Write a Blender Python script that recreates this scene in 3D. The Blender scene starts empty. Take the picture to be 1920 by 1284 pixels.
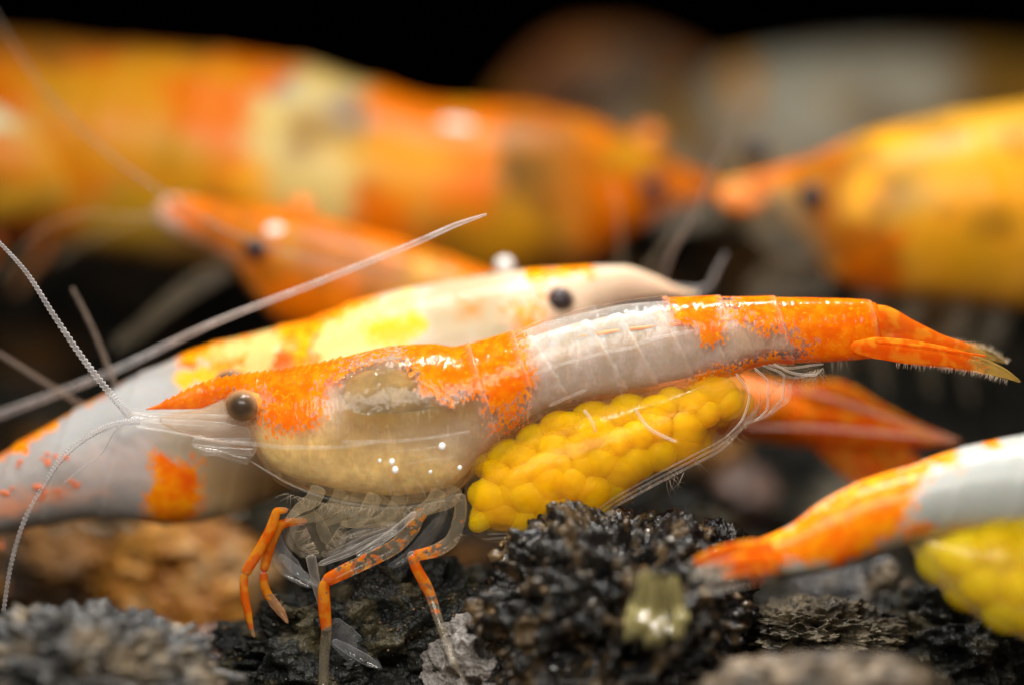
import bpy, bmesh, math, random
import numpy as np
from mathutils import Vector, noise as mn

# ------------------------------------------------------------------ camera, world, lights
sc = bpy.context.scene
COL = sc.collection
sc.unit_settings.system = 'METRIC'
sc.unit_settings.scale_length = 0.01          # 1 unit = 1 cm
D = 10.0                                      # working distance of the macro lens, cm
S = 640.0                                     # photograph pixels per cm on the focal plane

cam_data = bpy.data.cameras.new('camera')
cam = bpy.data.objects.new('camera', cam_data)
COL.objects.link(cam)
cam.location = (0, -D, 0)
cam.rotation_euler = (math.radians(90), 0, 0)
cam_data.sensor_width = 36
cam_data.lens = 36 * D / (1920 / S)
cam_data.clip_start = 0.1
cam_data.clip_end = 100
cam_data.dof.use_dof = True
cam_data.dof.focus_distance = D - 0.07
cam_data.dof.aperture_fstop = 0.165
sc.camera = cam

world = bpy.data.worlds.new('World')
sc.world = world
world.use_nodes = True
bg = world.node_tree.nodes['Background']
bg.inputs[0].default_value = (1.0, 0.97, 0.92, 1)
bg.inputs[1].default_value = 0.06

def area(name, loc, target, sx, sy, power, color, spread=180):
    ld = bpy.data.lights.new(name, 'AREA')
    ld.shape = 'RECTANGLE'; ld.size = sx; ld.size_y = sy
    ld.energy = power; ld.color = color; ld.spread = math.radians(spread)
    o = bpy.data.objects.new(name, ld); COL.objects.link(o)
    o.location = loc
    o.rotation_euler = (Vector(target) - Vector(loc)).to_track_quat('-Z', 'Y').to_euler()
    o['kind'] = 'helper'
    return o
area('flash_above', (0.2, -0.6, 4.2), (0.1, -0.5, 0), 3.2, 0.3, 62, (1.0, 0.97, 0.92), 80)
area('front_fill', (-0.6, -4.3, 2.1), (0, 0, -0.25), 3.4, 1.6, 168, (1.0, 0.94, 0.85))  # added fill lamp that brightens heads and bellies from the front

sc.view_settings.view_transform = 'Standard'
sc.view_settings.look = 'None'
sc.view_settings.exposure = 0.8
sc.view_settings.gamma = 1
sc.render.engine = 'CYCLES'
sc.cycles.use_denoising = True
sc.cycles.use_adaptive_sampling = True
sc.cycles.adaptive_threshold = 0.025
sc.cycles.max_bounces = 7
sc.cycles.transparent_max_bounces = 18
sc.cycles.transmission_bounces = 6
sc.cycles.diffuse_bounces = 3
sc.cycles.caustics_reflective = False
sc.cycles.caustics_refractive = False
sc.cycles.sample_clamp_indirect = 6

# ------------------------------------------------------------------ helpers
def K(d=0.0):
    return (1 + d / D) / S

def P(px, py, d=0.0):
    k = K(d)
    return Vector(((px - 960) * k, d, (642 - py) * k))

def pchip(xs, ys, x):
    """monotone cubic through the stations"""
    xs = np.asarray(xs, float); ys = np.asarray(ys, float)
    h = np.diff(xs); dl = np.diff(ys) / h
    m = np.zeros_like(ys)
    m[0] = dl[0]; m[-1] = dl[-1]
    for i in range(1, len(xs) - 1):
        if dl[i - 1] * dl[i] > 0:
            w1 = 2 * h[i] + h[i - 1]; w2 = h[i] + 2 * h[i - 1]
            m[i] = (w1 + w2) / (w1 / dl[i - 1] + w2 / dl[i])
    i = np.clip(np.searchsorted(xs, x) - 1, 0, len(h) - 1)
    t = (x - xs[i]) / h[i]
    return ((2*t**3 - 3*t**2 + 1) * ys[i] + (t**3 - 2*t**2 + t) * h[i] * m[i]
            + (-2*t**3 + 3*t**2) * ys[i+1] + (t**3 - t**2) * h[i] * m[i+1])

def sdist(poly, X, Y):
    """signed distance to a polygon, negative inside"""
    n = len(poly); d2 = np.full(X.shape, 1e18); ins = np.zeros(X.shape, bool)
    for i in range(n):
        ax, ay = poly[i]; bx, by = poly[(i + 1) % n]
        ex, ey = bx - ax, by - ay
        L = ex * ex + ey * ey + 1e-9
        t = np.clip(((X - ax) * ex + (Y - ay) * ey) / L, 0, 1)
        d2 = np.minimum(d2, (X - ax - t * ex) ** 2 + (Y - ay - t * ey) ** 2)
        c = ((ay > Y) != (by > Y))
        with np.errstate(divide='ignore', invalid='ignore'):
            xi = ax + (Y - ay) * ex / (ey if ey != 0 else 1e-9)
        ins ^= (c & (X < xi))
    d = np.sqrt(d2)
    return np.where(ins, -d, d)

def field(polys, X, Y):
    """soft mask, 0.5 on the outline; polys = [(points, softness in px)]"""
    f = np.zeros(X.shape)
    for pts, soft in polys:
        f = np.maximum(f, np.clip(0.5 - sdist(pts, X, Y) / (2.0 * soft), 0, 1))
    return f

def smooth01(t):
    t = np.clip(t, 0, 1)
    return t * t * (3 - 2 * t)

def link(name, me, mat=None, parent=None, smooth=True):
    o = bpy.data.objects.new(name, me)
    COL.objects.link(o)
    if mat: me.materials.append(mat)
    if parent: o.parent = parent
    if smooth and len(me.polygons):
        me.polygons.foreach_set('use_smooth', [True] * len(me.polygons))
    return o

def set_parent(o, p):
    """children keep world coordinates: things are built around a base point"""
    o.parent = p
    o.location = Vector(o.location) - p.matrix_basis.translation

def thing(name, label, cat, loc, group=None):
    o = bpy.data.objects.new(name, None); COL.objects.link(o)
    o.location = loc; o.empty_display_size = 0.1
    o['label'] = label; o['category'] = cat
    if group: o['group'] = group
    return o

def add_col(me, name, arr):
    a = me.attributes.new(name, 'FLOAT_COLOR', 'POINT')
    a.data.foreach_set('color', np.asarray(arr, np.float32).ravel())

def grid_mesh(name, V, nu, nv, caps=True):
    """V (nu*nv,3): nu rings of nv points, closed round v"""
    idx = np.arange(nu * nv).reshape(nu, nv)
    a = idx[:-1, :]; b = np.roll(a, -1, 1); c = np.roll(idx[1:, :], -1, 1); d = idx[1:, :]
    F = np.stack([a, b, c, d], -1).reshape(-1, 4).tolist()
    if caps:
        F.append(list(range(nv))[::-1]); F.append(list(range((nu - 1) * nv, nu * nv)))
    me = bpy.data.meshes.new(name)
    me.from_pydata(V.tolist(), [], F)
    me.update()
    return me

# ------------------------------------------------------------------ node helper
class NT:
    def __init__(self, name):
        self.m = bpy.data.materials.new(name); self.m.use_nodes = True
        self.t = self.m.node_tree; self.t.nodes.clear()
        self.out = self.t.nodes.new('ShaderNodeOutputMaterial')
    def n(self, typ, **kw):
        nd = self.t.nodes.new(typ)
        for k, v in kw.items():
            if k.startswith('_'): setattr(nd, k[1:], v)
            else: self.i(nd, k, v)
        return nd
    def i(self, nd, key, v):
        key = key.replace('__', ' ')
        s = nd.inputs[int(key[1:])] if key[0] == 'i' and key[1:].isdigit() else nd.inputs[key]
        if hasattr(v, 'outputs'): v = v.outputs[0]
        if isinstance(v, bpy.types.NodeSocket): self.t.links.new(v, s)
        else: s.default_value = v
    def math(self, op, a, b=0.0, clamp=False):
        return self.n('ShaderNodeMath', _operation=op, _use_clamp=clamp, i0=a, i1=b)
    def ramp(self, v, lo, hi, a=0.0, b=1.0):
        nd = self.n('ShaderNodeMapRange', Value=v); nd.interpolation_type = 'SMOOTHSTEP'
        nd.inputs['From Min'].default_value = lo; nd.inputs['From Max'].default_value = hi
        nd.inputs['To Min'].default_value = a; nd.inputs['To Max'].default_value = b
        return nd
    def mix(self, f, a, b, mode='MIX'):
        nd = self.t.nodes.new('ShaderNodeMix'); nd.data_type = 'RGBA'; nd.blend_type = mode
        for s, v in ((nd.inputs[0], f), (nd.inputs[6], a), (nd.inputs[7], b)):
            if hasattr(v, 'outputs'):
                v = v.outputs[2] if v.bl_idname == 'ShaderNodeMix' else v.outputs[0]
            if isinstance(v, bpy.types.NodeSocket): self.t.links.new(v, s)
            else: s.default_value = v if not isinstance(v, tuple) or len(v) == 4 else (*v, 1)
        return nd.outputs[2]
    def coord(self, scale=(1, 1, 1)):
        tc = self.n('ShaderNodeTexCoord')
        mp = self.n('ShaderNodeMapping', Vector=tc.outputs['Object'])
        mp.inputs['Scale'].default_value = scale
        return mp
    def noise(self, scale, detail=2.0, vec=None, rough=0.5):
        nd = self.n('ShaderNodeTexNoise', Scale=scale, Detail=detail, Roughness=rough)
        self.i(nd, 'Vector', vec if vec is not None else self.n('ShaderNodeTexCoord').outputs['Object'])
        return nd.outputs['Fac']
    def finish(self, sh):
        self.t.links.new(sh.outputs[0] if hasattr(sh, 'outputs') else sh, self.out.inputs['Surface'])
        return self.m

def pigment_nodes(b, speck=0.55, vert=0.45, bigamp=0.25):
    """colour of the animal: base 'col' attribute, orange / yellow / pale masks roughened by chromatophore specks"""
    col = b.n('ShaderNodeAttribute', _attribute_name='col').outputs['Color']
    mk = b.n('ShaderNodeAttribute', _attribute_name='mk').outputs['Color']
    sp = b.n('ShaderNodeSeparateColor', Color=mk)
    fine = b.noise(75, 2.5, rough=0.6)
    cell = b.n('ShaderNodeTexVoronoi', Scale=130.0, Vector=b.coord((1.1, 1, 0.55)))
    streak = b.n('ShaderNodeSeparateColor', Color=cell.outputs['Color']).outputs[0]
    big = b.noise(7, 2.0)
    mid = b.noise(28, 2.0)
    def fac(ch, lo=0.36, hi=0.64):
        a = b.math('MULTIPLY', b.math('SUBTRACT', fine, 0.5), speck * 0.4)
        c = b.math('MULTIPLY', b.math('SUBTRACT', streak, 0.5), vert * 1.35)
        e = b.math('MULTIPLY', b.math('SUBTRACT', big, 0.5), bigamp)
        s = b.math('ADD', b.math('ADD', ch, a), b.math('ADD', c, e))
        return b.ramp(s, lo, hi)
    fo = fac(sp.outputs[0]); fy = fac(sp.outputs[1], 0.36, 0.64)
    oc = b.mix(b.ramp(mid, 0.35, 0.7), (0.94, 0.20, 0.002), (1.0, 0.34, 0.003))
    oc = b.mix(b.ramp(fine, 0.55, 0.75), oc, (1.0, 0.48, 0.012))
    oc = b.mix(b.ramp(big, 0.55, 0.8), oc, (0.88, 0.10, 0.002))
    return col, oc, fo, fy, sp.outputs[2], fine, mid

def mat_body(name, sss=0.7, rough=0.28, bump=0.12, speck=0.5, sscale=0.05, alpha=1.0, yel=(0.95, 0.56, 0.03), bigamp=0.25, blotch=0.0, ior=1.25, mottle=0.0, deep=0.0):
    b = NT(name)
    col, oc, fo, fy, pale, fine, mid = pigment_nodes(b, speck, 0.45, bigamp)
    c = b.mix(fy, col, yel)
    if deep: oc = b.mix(deep, oc, (0.55, 0.10, 0.0))
    c = b.mix(fo, c, oc)
    c = b.mix(pale, c, (0.85, 0.8, 0.74))
    if mottle:
        c = b.mix(b.ramp(b.noise(16, 4.0, vec=b.coord((1.3, 1, 0.8)), rough=0.65), 0.35, 0.7, mottle, 0.0), c, (0.30, 0.20, 0.07))
        c = b.mix(b.ramp(b.noise(26, 3.0, vec=b.coord((2.2, 1, 0.5)), rough=0.6), 0.58, 0.75, 0.0, mottle * 0.45), c, (0.92, 0.80, 0.58))
    if blotch:
        c = b.mix(b.ramp(b.noise(3.2, 2.0), 0.47, 0.64, 0.0, blotch), c, (0.20, 0.085, 0.008))
        c = b.mix(b.ramp(b.noise(2.6, 2.0, vec=b.coord((1, 1, 1.4))), 0.5, 0.66, 0.0, blotch), c, (0.60, 0.30, 0.01))
    p = b.n('ShaderNodeBsdfPrincipled')
    b.i(p, 'Base Color', c)
    p.inputs['Roughness'].default_value = rough
    p.inputs['Subsurface Weight'].default_value = sss
    p.inputs['Subsurface Radius'].default_value = (1.0, 0.55, 0.3)
    p.inputs['Subsurface Scale'].default_value = sscale
    p.inputs['IOR'].default_value = ior
    bp = b.n('ShaderNodeBump', Strength=bump, Distance=0.02, Height=mid)
    b.i(p, 'Normal', bp)
    p.inputs['Alpha'].default_value = alpha
    return b.finish(p)

def clear_shader(b, alpha, color, rough=0.16, ior=1.5, transl=0.4, normal=None, wall=0.0):
    df = b.n('ShaderNodeBsdfDiffuse'); tl = b.n('ShaderNodeBsdfTranslucent')
    for nd in (df, tl): b.i(nd, 'Color', color if not isinstance(color, tuple) or len(color) == 4 else (*color, 1))
    body = b.n('ShaderNodeMixShader', i0=transl, i1=df, i2=tl)
    tr = b.n('ShaderNodeBsdfTransparent')
    if wall:      # a thin curved wall is thicker along the line of sight where it turns away
        lw = b.n('ShaderNodeLayerWeight', Blend=0.5)
        fc = lw.outputs['Facing']
        alpha = b.math('MULTIPLY', alpha, b.math('ADD', 1 - wall * 0.6, b.math('MULTIPLY', b.math('POWER', fc, 2.0), wall * 3.2)), True)
    base = b.n('ShaderNodeMixShader', i0=alpha, i1=tr, i2=body)
    gl = b.n('ShaderNodeBsdfGlossy', Roughness=rough)
    fr = b.n('ShaderNodeFresnel', IOR=ior)
    if normal is not None:
        b.i(gl, 'Normal', normal); b.i(fr, 'Normal', normal)
    outer = b.math('SUBTRACT', 1.0, b.n('ShaderNodeNewGeometry').outputs['Backfacing'])
    return b.n('ShaderNodeMixShader', i0=b.math('MULTIPLY', fr, outer), i1=base, i2=gl)

def mat_shell(name, haze=0.035, bump=0.36):
    """clear cuticle carrying the orange chromatophores"""
    b = NT(name)
    col, oc, fo, fy, pale, fine, mid = pigment_nodes(b, 0.6, 0.5)
    c = b.mix(fo, (0.8, 0.78, 0.76, 1), oc)
    c = b.mix(pale, c, (0.9, 0.88, 0.85))
    al = b.math('MAXIMUM', b.math('MULTIPLY', fo, 0.86), b.math('ADD', b.math('MULTIPLY', pale, 0.6), haze), True)
    bp = b.n('ShaderNodeBump', Strength=bump, Distance=0.012, Height=b.noise(34, 2.0, vec=b.coord((1.6, 1, 0.7))))
    return b.finish(clear_shader(b, al, c, 0.11, 1.28, 0.5, bp))

def mat_clear(name, color=(0.75, 0.72, 0.66), alpha=0.22, rough=0.12, ior=1.5, orange=0.0, streak=(1, 1, 1), transl=0.5, wall=1.0):
    b = NT(name)
    c = (*color, 1); al = alpha
    nz = b.noise(22, 2.0, vec=b.coord(streak))
    al = b.ramp(nz, 0.25, 0.75, alpha * 0.6, alpha * 1.4)
    if orange > 0:
        mk = b.n('ShaderNodeAttribute', _attribute_name='mk').outputs['Color']
        r = b.n('ShaderNodeSeparateColor', Color=mk).outputs[0]
        f = b.ramp(b.math('ADD', r, b.math('MULTIPLY', b.math('SUBTRACT', b.noise(45, 2.0, vec=b.coord(streak)), 0.5), 1.5)), 0.45, 0.6)
        c = b.mix(f, c, b.mix(b.ramp(b.noise(30, 1.0), 0.4, 0.65), (0.85, 0.16, 0.006), (0.9, 0.36, 0.02)))
        al = b.math('MAXIMUM', al, b.math('MULTIPLY', f, orange), True); wall *= 0.5
    bp = b.n('ShaderNodeBump', Strength=0.15, Distance=0.01, Height=b.noise(50, 1.0))
    return b.finish(clear_shader(b, al, c, rough, ior, transl, bp, wall))

def mat_egg(name, alpha=0.4, c1=(1.0, 0.46, 0.0), c2=(1.0, 0.55, 0.0), c3=(1.0, 0.40, 0.0)):
    b = NT(name)
    oi = b.n('ShaderNodeObjectInfo')
    c = b.mix(oi.outputs['Random'], c1, c2)
    c = b.mix(b.ramp(b.noise(18, 2.0), 0.55, 0.75), c, c3)
    p = b.n('ShaderNodeBsdfPrincipled')
    b.i(p, 'Base Color', c)
    p.inputs['Roughness'].default_value = 0.45
    p.inputs['Subsurface Weight'].default_value = 1.0
    p.inputs['Subsurface Radius'].default_value = (0.7, 0.6, 0.1)
    p.inputs['Subsurface Scale'].default_value = 0.10
    p.inputs['IOR'].default_value = 1.15
    p.inputs['Alpha'].default_value = alpha
    return b.finish(p)

def mat_simple(name, color, rough=0.4, sss=0.0, scale=30, var=0.25, spec=0.5, bump=0.0):
    b = NT(name)
    n = b.noise(scale, 3.0)
    dark = tuple(v * (1 - var) for v in color); lite = tuple(min(1, v * (1 + var)) for v in color)
    p = b.n('ShaderNodeBsdfPrincipled')
    b.i(p, 'Base Color', b.mix(b.ramp(n, 0.3, 0.7), dark, lite))
    p.inputs['Roughness'].default_value = rough
    p.inputs['Specular IOR Level'].default_value = spec
    p.inputs['Subsurface Weight'].default_value = sss
    p.inputs['Subsurface Radius'].default_value = (1, 0.6, 0.4)
    p.inputs['Subsurface Scale'].default_value = 0.03
    if bump:
        b.i(p, 'Normal', b.n('ShaderNodeBump', Strength=bump, Distance=0.01, Height=n))
    return b.finish(p)

def mat_eye(name, dark=(0.03, 0.018, 0.012), lite=(0.36, 0.19, 0.085)):
    """compound eye: grainy brown facets, darker at the outward pole, clear lacquer"""
    b = NT(name)
    tc = b.n('ShaderNodeTexCoord')
    sx = b.n('ShaderNodeSeparateXYZ', Vector=tc.outputs['Normal'])
    pole = b.ramp(b.math('ADD', b.math('MULTIPLY', sx.outputs[1], -1.0), b.math('MULTIPLY', b.math('SUBTRACT', b.noise(40, 3.0), 0.5), 0.35)), 0.35, 0.95)
    c = b.mix(pole, lite, dark)
    vor = b.n('ShaderNodeTexVoronoi', Scale=170.0, Vector=tc.outputs['Object'])
    c = b.mix(b.ramp(vor.outputs['Distance'], 0.2, 0.7, 0.0, 0.35), c, (0.01, 0.008, 0.007))
    p = b.n('ShaderNodeBsdfPrincipled')
    b.i(p, 'Base Color', c)
    p.inputs['Roughness'].default_value = 0.35
    p.inputs['Coat Weight'].default_value = 0.16
    p.inputs['Specular IOR Level'].default_value = 0.15
    p.inputs['Coat Roughness'].default_value = 0.05
    p.inputs['Coat IOR'].default_value = 1.5
    return b.finish(p)

def mat_rock(name, c1, c2, rough=0.5, scale=14, bump=0.8, spec=0.5, spark=0.0, fine=90, c3=None):
    b = NT(name)
    n1 = b.noise(scale, 5.0, rough=0.65); n2 = b.noise(fine, 3.0, rough=0.6)
    vor = b.n('ShaderNodeTexVoronoi', Scale=fine * 0.45)
    b.i(vor, 'Vector', b.n('ShaderNodeTexCoord').outputs['Object'])
    c = b.mix(b.ramp(n1, 0.38, 0.66), c1, c2)
    if c3: c = b.mix(b.ramp(b.noise(scale * 0.6, 3.0), 0.5, 0.64), c, c3)
    c = b.mix(b.ramp(n2, 0.3, 0.6, 0.5, 0.0), c, (0.006, 0.007, 0.008))
    p = b.n('ShaderNodeBsdfPrincipled')
    b.i(p, 'Base Color', c)
    p.inputs['Specular IOR Level'].default_value = spec
    if spark > 0:
        g = b.ramp(vor.outputs['Color'], 0.55, 0.8, rough, rough * (1 - spark))
        b.i(p, 'Roughness', g)
    else:
        p.inputs['Roughness'].default_value = rough
    h = b.math('ADD', b.math('MULTIPLY', n2, 0.7), b.math('MULTIPLY', vor.outputs['Distance'], 0.6))
    b.i(p, 'Normal', b.n('ShaderNodeBump', Strength=bump, Distance=0.012, Height=h))
    return b.finish(p)

M = {}
M['flesh'] = mat_body('shrimp_muscle', 1.0, 0.5, 0.3, 0.5, 0.08, 1.0, ior=1.1, mottle=0.55)
def mat_haze_flesh(name):
    b = NT(name)
    col = b.n('ShaderNodeAttribute', _attribute_name='col').outputs['Color']
    al = b.ramp(b.noise(24, 3.0, vec=b.coord((1.4, 1, 0.7))), 0.25, 0.75, 0.16, 0.38)
    return b.finish(clear_shader(b, al, col, 0.3, 1.05, 0.5, None, 0.35))
M['haze'] = mat_haze_flesh('clear_flesh')
M['body'] = mat_body('shrimp_pigment', 0.8, 0.26, 0.14, 0.5, 0.045, yel=(0.85, 0.44, 0.02))
M['far_body'] = mat_body('shrimp_pigment_far', 0.0, 0.35, 0.08, 0.35, yel=(0.85, 0.35, 0.01), bigamp=0.7, blotch=0.7, deep=0.68)
M['shell'] = mat_shell('clear_cuticle')
M['pouch'] = mat_clear('pouch_membrane', (0.85, 0.68, 0.36), 0.065, 0.12, 1.14, 0, (1, 1, 1), 0.5)
M['clear'] = mat_clear('clear_limb', (0.78, 0.75, 0.7), 0.24, 0.1, 1.5)
M['glassy'] = mat_clear('glassy_claw', (0.75, 0.77, 0.8), 0.16, 0.08, 1.6)
M['milky'] = mat_clear('milky_plate', (0.85, 0.72, 0.5), 0.15, 0.25, 1.25)
M['leg_streak'] = mat_clear('streaked_leg', (0.8, 0.66, 0.45), 0.14, 0.1, 1.45, 0.92)
M['fan_pale'] = mat_clear('pale_tail_fan', (0.82, 0.76, 0.64), 0.2, 0.2, 1.25, 0.95)
M['fan'] = mat_clear('tail_fan', (0.80, 0.52, 0.12), 0.3, 0.15, 1.3, 0.97)
M['leg_orange'] = mat_clear('orange_leg', (0.85, 0.45, 0.2), 0.45, 0.2, 1.4, 0.95)
M['scale'] = mat_clear('antennal_scale', (0.8, 0.78, 0.74), 0.15, 0.1, 1.4, 0, (0.4, 1, 3))
M['bead'] = mat_clear('beaded_flagellum', (0.72, 0.7, 0.7), 0.5, 0.3, 1.4)
M['bead_brown'] = mat_clear('brown_flagellum', (0.42, 0.33, 0.27), 0.7, 0.2, 1.5)
M['bead_pink'] = mat_clear('pink_flagellum', (0.85, 0.55, 0.45), 0.4, 0.15, 1.5)
M['seta'] = mat_clear('seta', (0.85, 0.75, 0.6), 0.5, 0.1, 1.5)
M['egg'] = mat_egg('yolk_egg')
M['egg_core'] = mat_egg('yolk_mass', 1.0)
M['eye'] = mat_eye('compound_eye')
M['eye_far'] = mat_eye('far_compound_eye', (0.02, 0.018, 0.03), (0.09, 0.065, 0.075))
M['cornea'] = mat_clear('cornea', (0.8, 0.5, 0.25), 0.10, 0.06, 1.15)
M['socket'] = mat_simple('eye_socket', (0.85, 0.25, 0.03), 0.4, 0.6)
M['white'] = mat_simple('white_spot', (0.88, 0.85, 0.8), 0.35, 0.3)
M['faint'] = mat_clear('faint_line', (0.85, 0.82, 0.78), 0.14, 0.3, 1.15)
M['tissue'] = mat_clear('head_tissue', (0.78, 0.55, 0.36), 0.5, 0.3, 1.3, 0, (0.5, 1, 2))
M['red_dot'] = mat_simple('red_dot', (0.8, 0.16, 0.05), 0.5, 0.3)
M['leg_base'] = mat_clear('leg_base_tissue', (0.86, 0.72, 0.46), 0.2, 0.3, 1.15, 0, (1, 1, 0.4), wall=0.6)
M['strand'] = mat_clear('pale_strand', (0.9, 0.87, 0.82), 0.4, 0.2, 1.4)

# ------------------------------------------------------------------ mesh builders
def body_mesh(name, st, d, nu=420, nv=96, shrink=0.0, edges=(), step=3.0, slope=0.3, base=None, cols=(),
              orange=(), yellow=(), pale=(), dots=None, depth=None, exp=0.92, edge_pale=0.0, tooth=None, warp=3.0, cuts=()):
    """one continuous animal body from stations (px x, top y, bottom y, half width px); lateral profile,
    overlapping tergite steps at `edges`, colour fields given in the same side-view coordinates"""
    st = sorted(st); xs = [s[0] for s in st]
    # resample denser where the outline changes fast
    x = np.linspace(xs[0], xs[-1], nu)
    top = pchip(xs, [s[1] for s in st], x); bot = pchip(xs, [s[2] for s in st], x)
    hw = np.maximum(pchip(xs, [s[3] for s in st], x), 1.0)
    zc = (top + bot) / 2; hh = np.maximum((bot - top) / 2, 1.0)
    sh = np.minimum(shrink, hh * 0.5)
    hh = hh - sh; hw = np.maximum(hw - np.minimum(shrink, hw * 0.5), 0.6)
    dd = np.full(nu, d) if depth is None else np.interp(x, depth[0], depth[1])
    ph = np.linspace(0, 2 * np.pi, nv, endpoint=False)
    cs, sn = np.cos(ph), np.sin(ph)
    cy = np.sign(cs) * np.abs(cs) ** exp; cz = np.sign(sn) * np.abs(sn) ** 1.0
    X = np.repeat(x[:, None], nv, 1)
    PY = zc[:, None] - hh[:, None] * cz[None, :]
    W = hw[:, None] * cy[None, :]
    ed = np.zeros_like(X)
    if len(edges):
        u = X - slope * (PY - top[:, None])
        off = np.zeros_like(X)
        sgn = 1 if edges[0] < edges[-1] else -1
        for e0 in edges:
            t = (u - e0) * sgn          # tergite ends at e0 (t=0), its neighbour tucks under it
            off += np.where(t < 0, step * np.exp(t / 38.0), 0) * (t > -150)
            ed = np.maximum(ed, np.where((t < 0) & (t > -14), np.exp(t / 5.0), 0))
        fade = np.clip(np.minimum(hh, hw)[:, None] / 30.0, 0, 1)
        PY = PY - off * cz[None, :] * fade; W = W + off * cy[None, :] * fade
    if tooth is not None:               # saw teeth on the rostrum ridge
        x0, x1, n, amp = tooth
        ph_t = (X - x0) / (x1 - x0) * n
        saw = np.where((X > x0) & (X < x1), (ph_t % 1.0) * amp, 0)
        PY = PY - saw * np.clip(cz[None, :], 0, 1) ** 8
    kk = ((1 + dd / D) / S)[:, None]
    V = np.stack([(X - 960) * kk, dd[:, None] + W * kk, (642 - PY) * kk], -1).reshape(-1, 3)
    me = grid_mesh(name, V, nu, nv)
    Xf, Yf = X.ravel(), PY.ravel()
    Xw = Xf + warp * (np.sin(Yf / 13.0 + 1.7 * np.sin(Xf / 29.0)) + 0.6 * np.sin(Xf / 8.0 + Yf / 11.0))
    Yf = Yf + warp * (np.sin(Xf / 15.0 + 1.5 * np.sin(Yf / 21.0)) + 0.6 * np.sin(Xf / 9.0 - Yf / 7.0)); Xf = Xw
    col = np.ones((Xf.size, 4)); col[:, :3] = base if base is not None else (0.4, 0.36, 0.33)
    for pts, soft, c in cols:
        f = smooth01(0.5 - sdist(pts, Xf, Yf) / (2.0 * soft))[:, None]
        col[:, :3] = col[:, :3] * (1 - f) + np.array(c)[None, :] * f
    mk = np.zeros((Xf.size, 4)); mk[:, 3] = 1
    cut = 1 - field(cuts, Xf, Yf)
    mk[:, 0] = field(orange, Xf, Yf) * cut; mk[:, 1] = field(yellow, Xf, Yf); mk[:, 2] = field(pale, Xf, Yf) ** 2
    if edge_pale: mk[:, 2] = np.maximum(mk[:, 2], ed.ravel() * edge_pale)
    add_col(me, 'col', col); add_col(me, 'mk', mk)
    return me

def tube_mesh(name, pts, rad, rad_y=None, n=10, seg=8, beads=0, bead_amp=0.25, mask=None, taper_end=True):
    """tube through 3-D points; rad across the side view, rad_y in depth (flat blades); beads = number of annuli"""
    pts = np.array([tuple(p) for p in pts], float); m = len(pts)
    t = np.arange(m)
    N = max((m - 1) * seg + 1, beads * 4 + 1 if beads else 0)
    tt = np.linspace(0, m - 1, N)
    if m > 2:
        C = np.stack([pchip(t, pts[:, k], tt) for k in range(3)], -1)
    else:
        C = np.stack([np.interp(tt, t, pts[:, k]) for k in range(3)], -1)
    R = np.interp(tt, t, rad); RY = R.copy() if rad_y is None else np.interp(tt, t, rad_y)
    if beads:
        w = 1 + bead_amp * (np.abs(np.sin(np.linspace(0, np.pi * beads, N))) - 0.5)
        R = R * w; RY = RY * w
    if taper_end:
        R[0] *= 0.45; R[-1] *= 0.35; RY[0] *= 0.45; RY[-1] *= 0.35
    T = np.gradient(C, axis=0); T /= np.linalg.norm(T, axis=1)[:, None] + 1e-12
    Y = np.array([0, 1.0, 0]) + np.array([0.02, 0, 0.013])
    A = np.cross(T, Y); A /= np.linalg.norm(A, axis=1)[:, None] + 1e-12
    B = np.cross(A, T)
    ph = np.linspace(0, 2 * np.pi, n, endpoint=False)
    V = (C[:, None, :] + A[:, None, :] * (R[:, None] * np.cos(ph))[:, :, None]
         + B[:, None, :] * (RY[:, None] * np.sin(ph))[:, :, None]).reshape(-1, 3)
    me = grid_mesh(name, V, N, n)
    if mask is not None:
        mk = np.zeros((N * n, 4)); mk[:, 0] = np.repeat(np.interp(tt, t, mask), n); mk[:, 3] = 1
        add_col(me, 'mk', mk)
    return me

def px_tube(name, pts, mat, parent, rad, rad_y=None, d=0.0, **kw):
    """pts in (px, py[, depth]); rad in px at that depth"""
    pp = [P(p[0], p[1], p[2] if len(p) > 2 else d) for p in pts]
    ks = [K(p[2] if len(p) > 2 else d) for p in pts]
    if not isinstance(rad, (list, tuple)): rad = [rad] * len(pts)
    rr = [r * k for r, k in zip(rad, ks)]
    ry = None
    if rad_y is not None:
        if not isinstance(rad_y, (list, tuple)): rad_y = [rad_y] * len(pts)
        ry = [r * k for r, k in zip(rad_y, ks)]
    o = link(name, tube_mesh(name, pp, rr, ry, **kw), mat)
    if parent: set_parent(o, parent)
    return o

SPH = {}
def sphere_obj(name, loc, r, mat, parent=None, scale=(1, 1, 1), rot=(0, 0, 0), sub=3):
    key = (mat.name, sub)
    if key not in SPH:
        bm = bmesh.new(); bmesh.ops.create_icosphere(bm, subdivisions=sub, radius=1.0)
        me = bpy.data.meshes.new(name); bm.to_mesh(me); bm.free()
        me.materials.append(mat)
        me.polygons.foreach_set('use_smooth', [True] * len(me.polygons))
        SPH[key] = me
    o = bpy.data.objects.new(name, SPH[key]); COL.objects.link(o)
    o.location = loc; o.scale = tuple(r * s for s in scale); o.rotation_euler = rot
    if parent: set_parent(o, parent)
    return o

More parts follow.
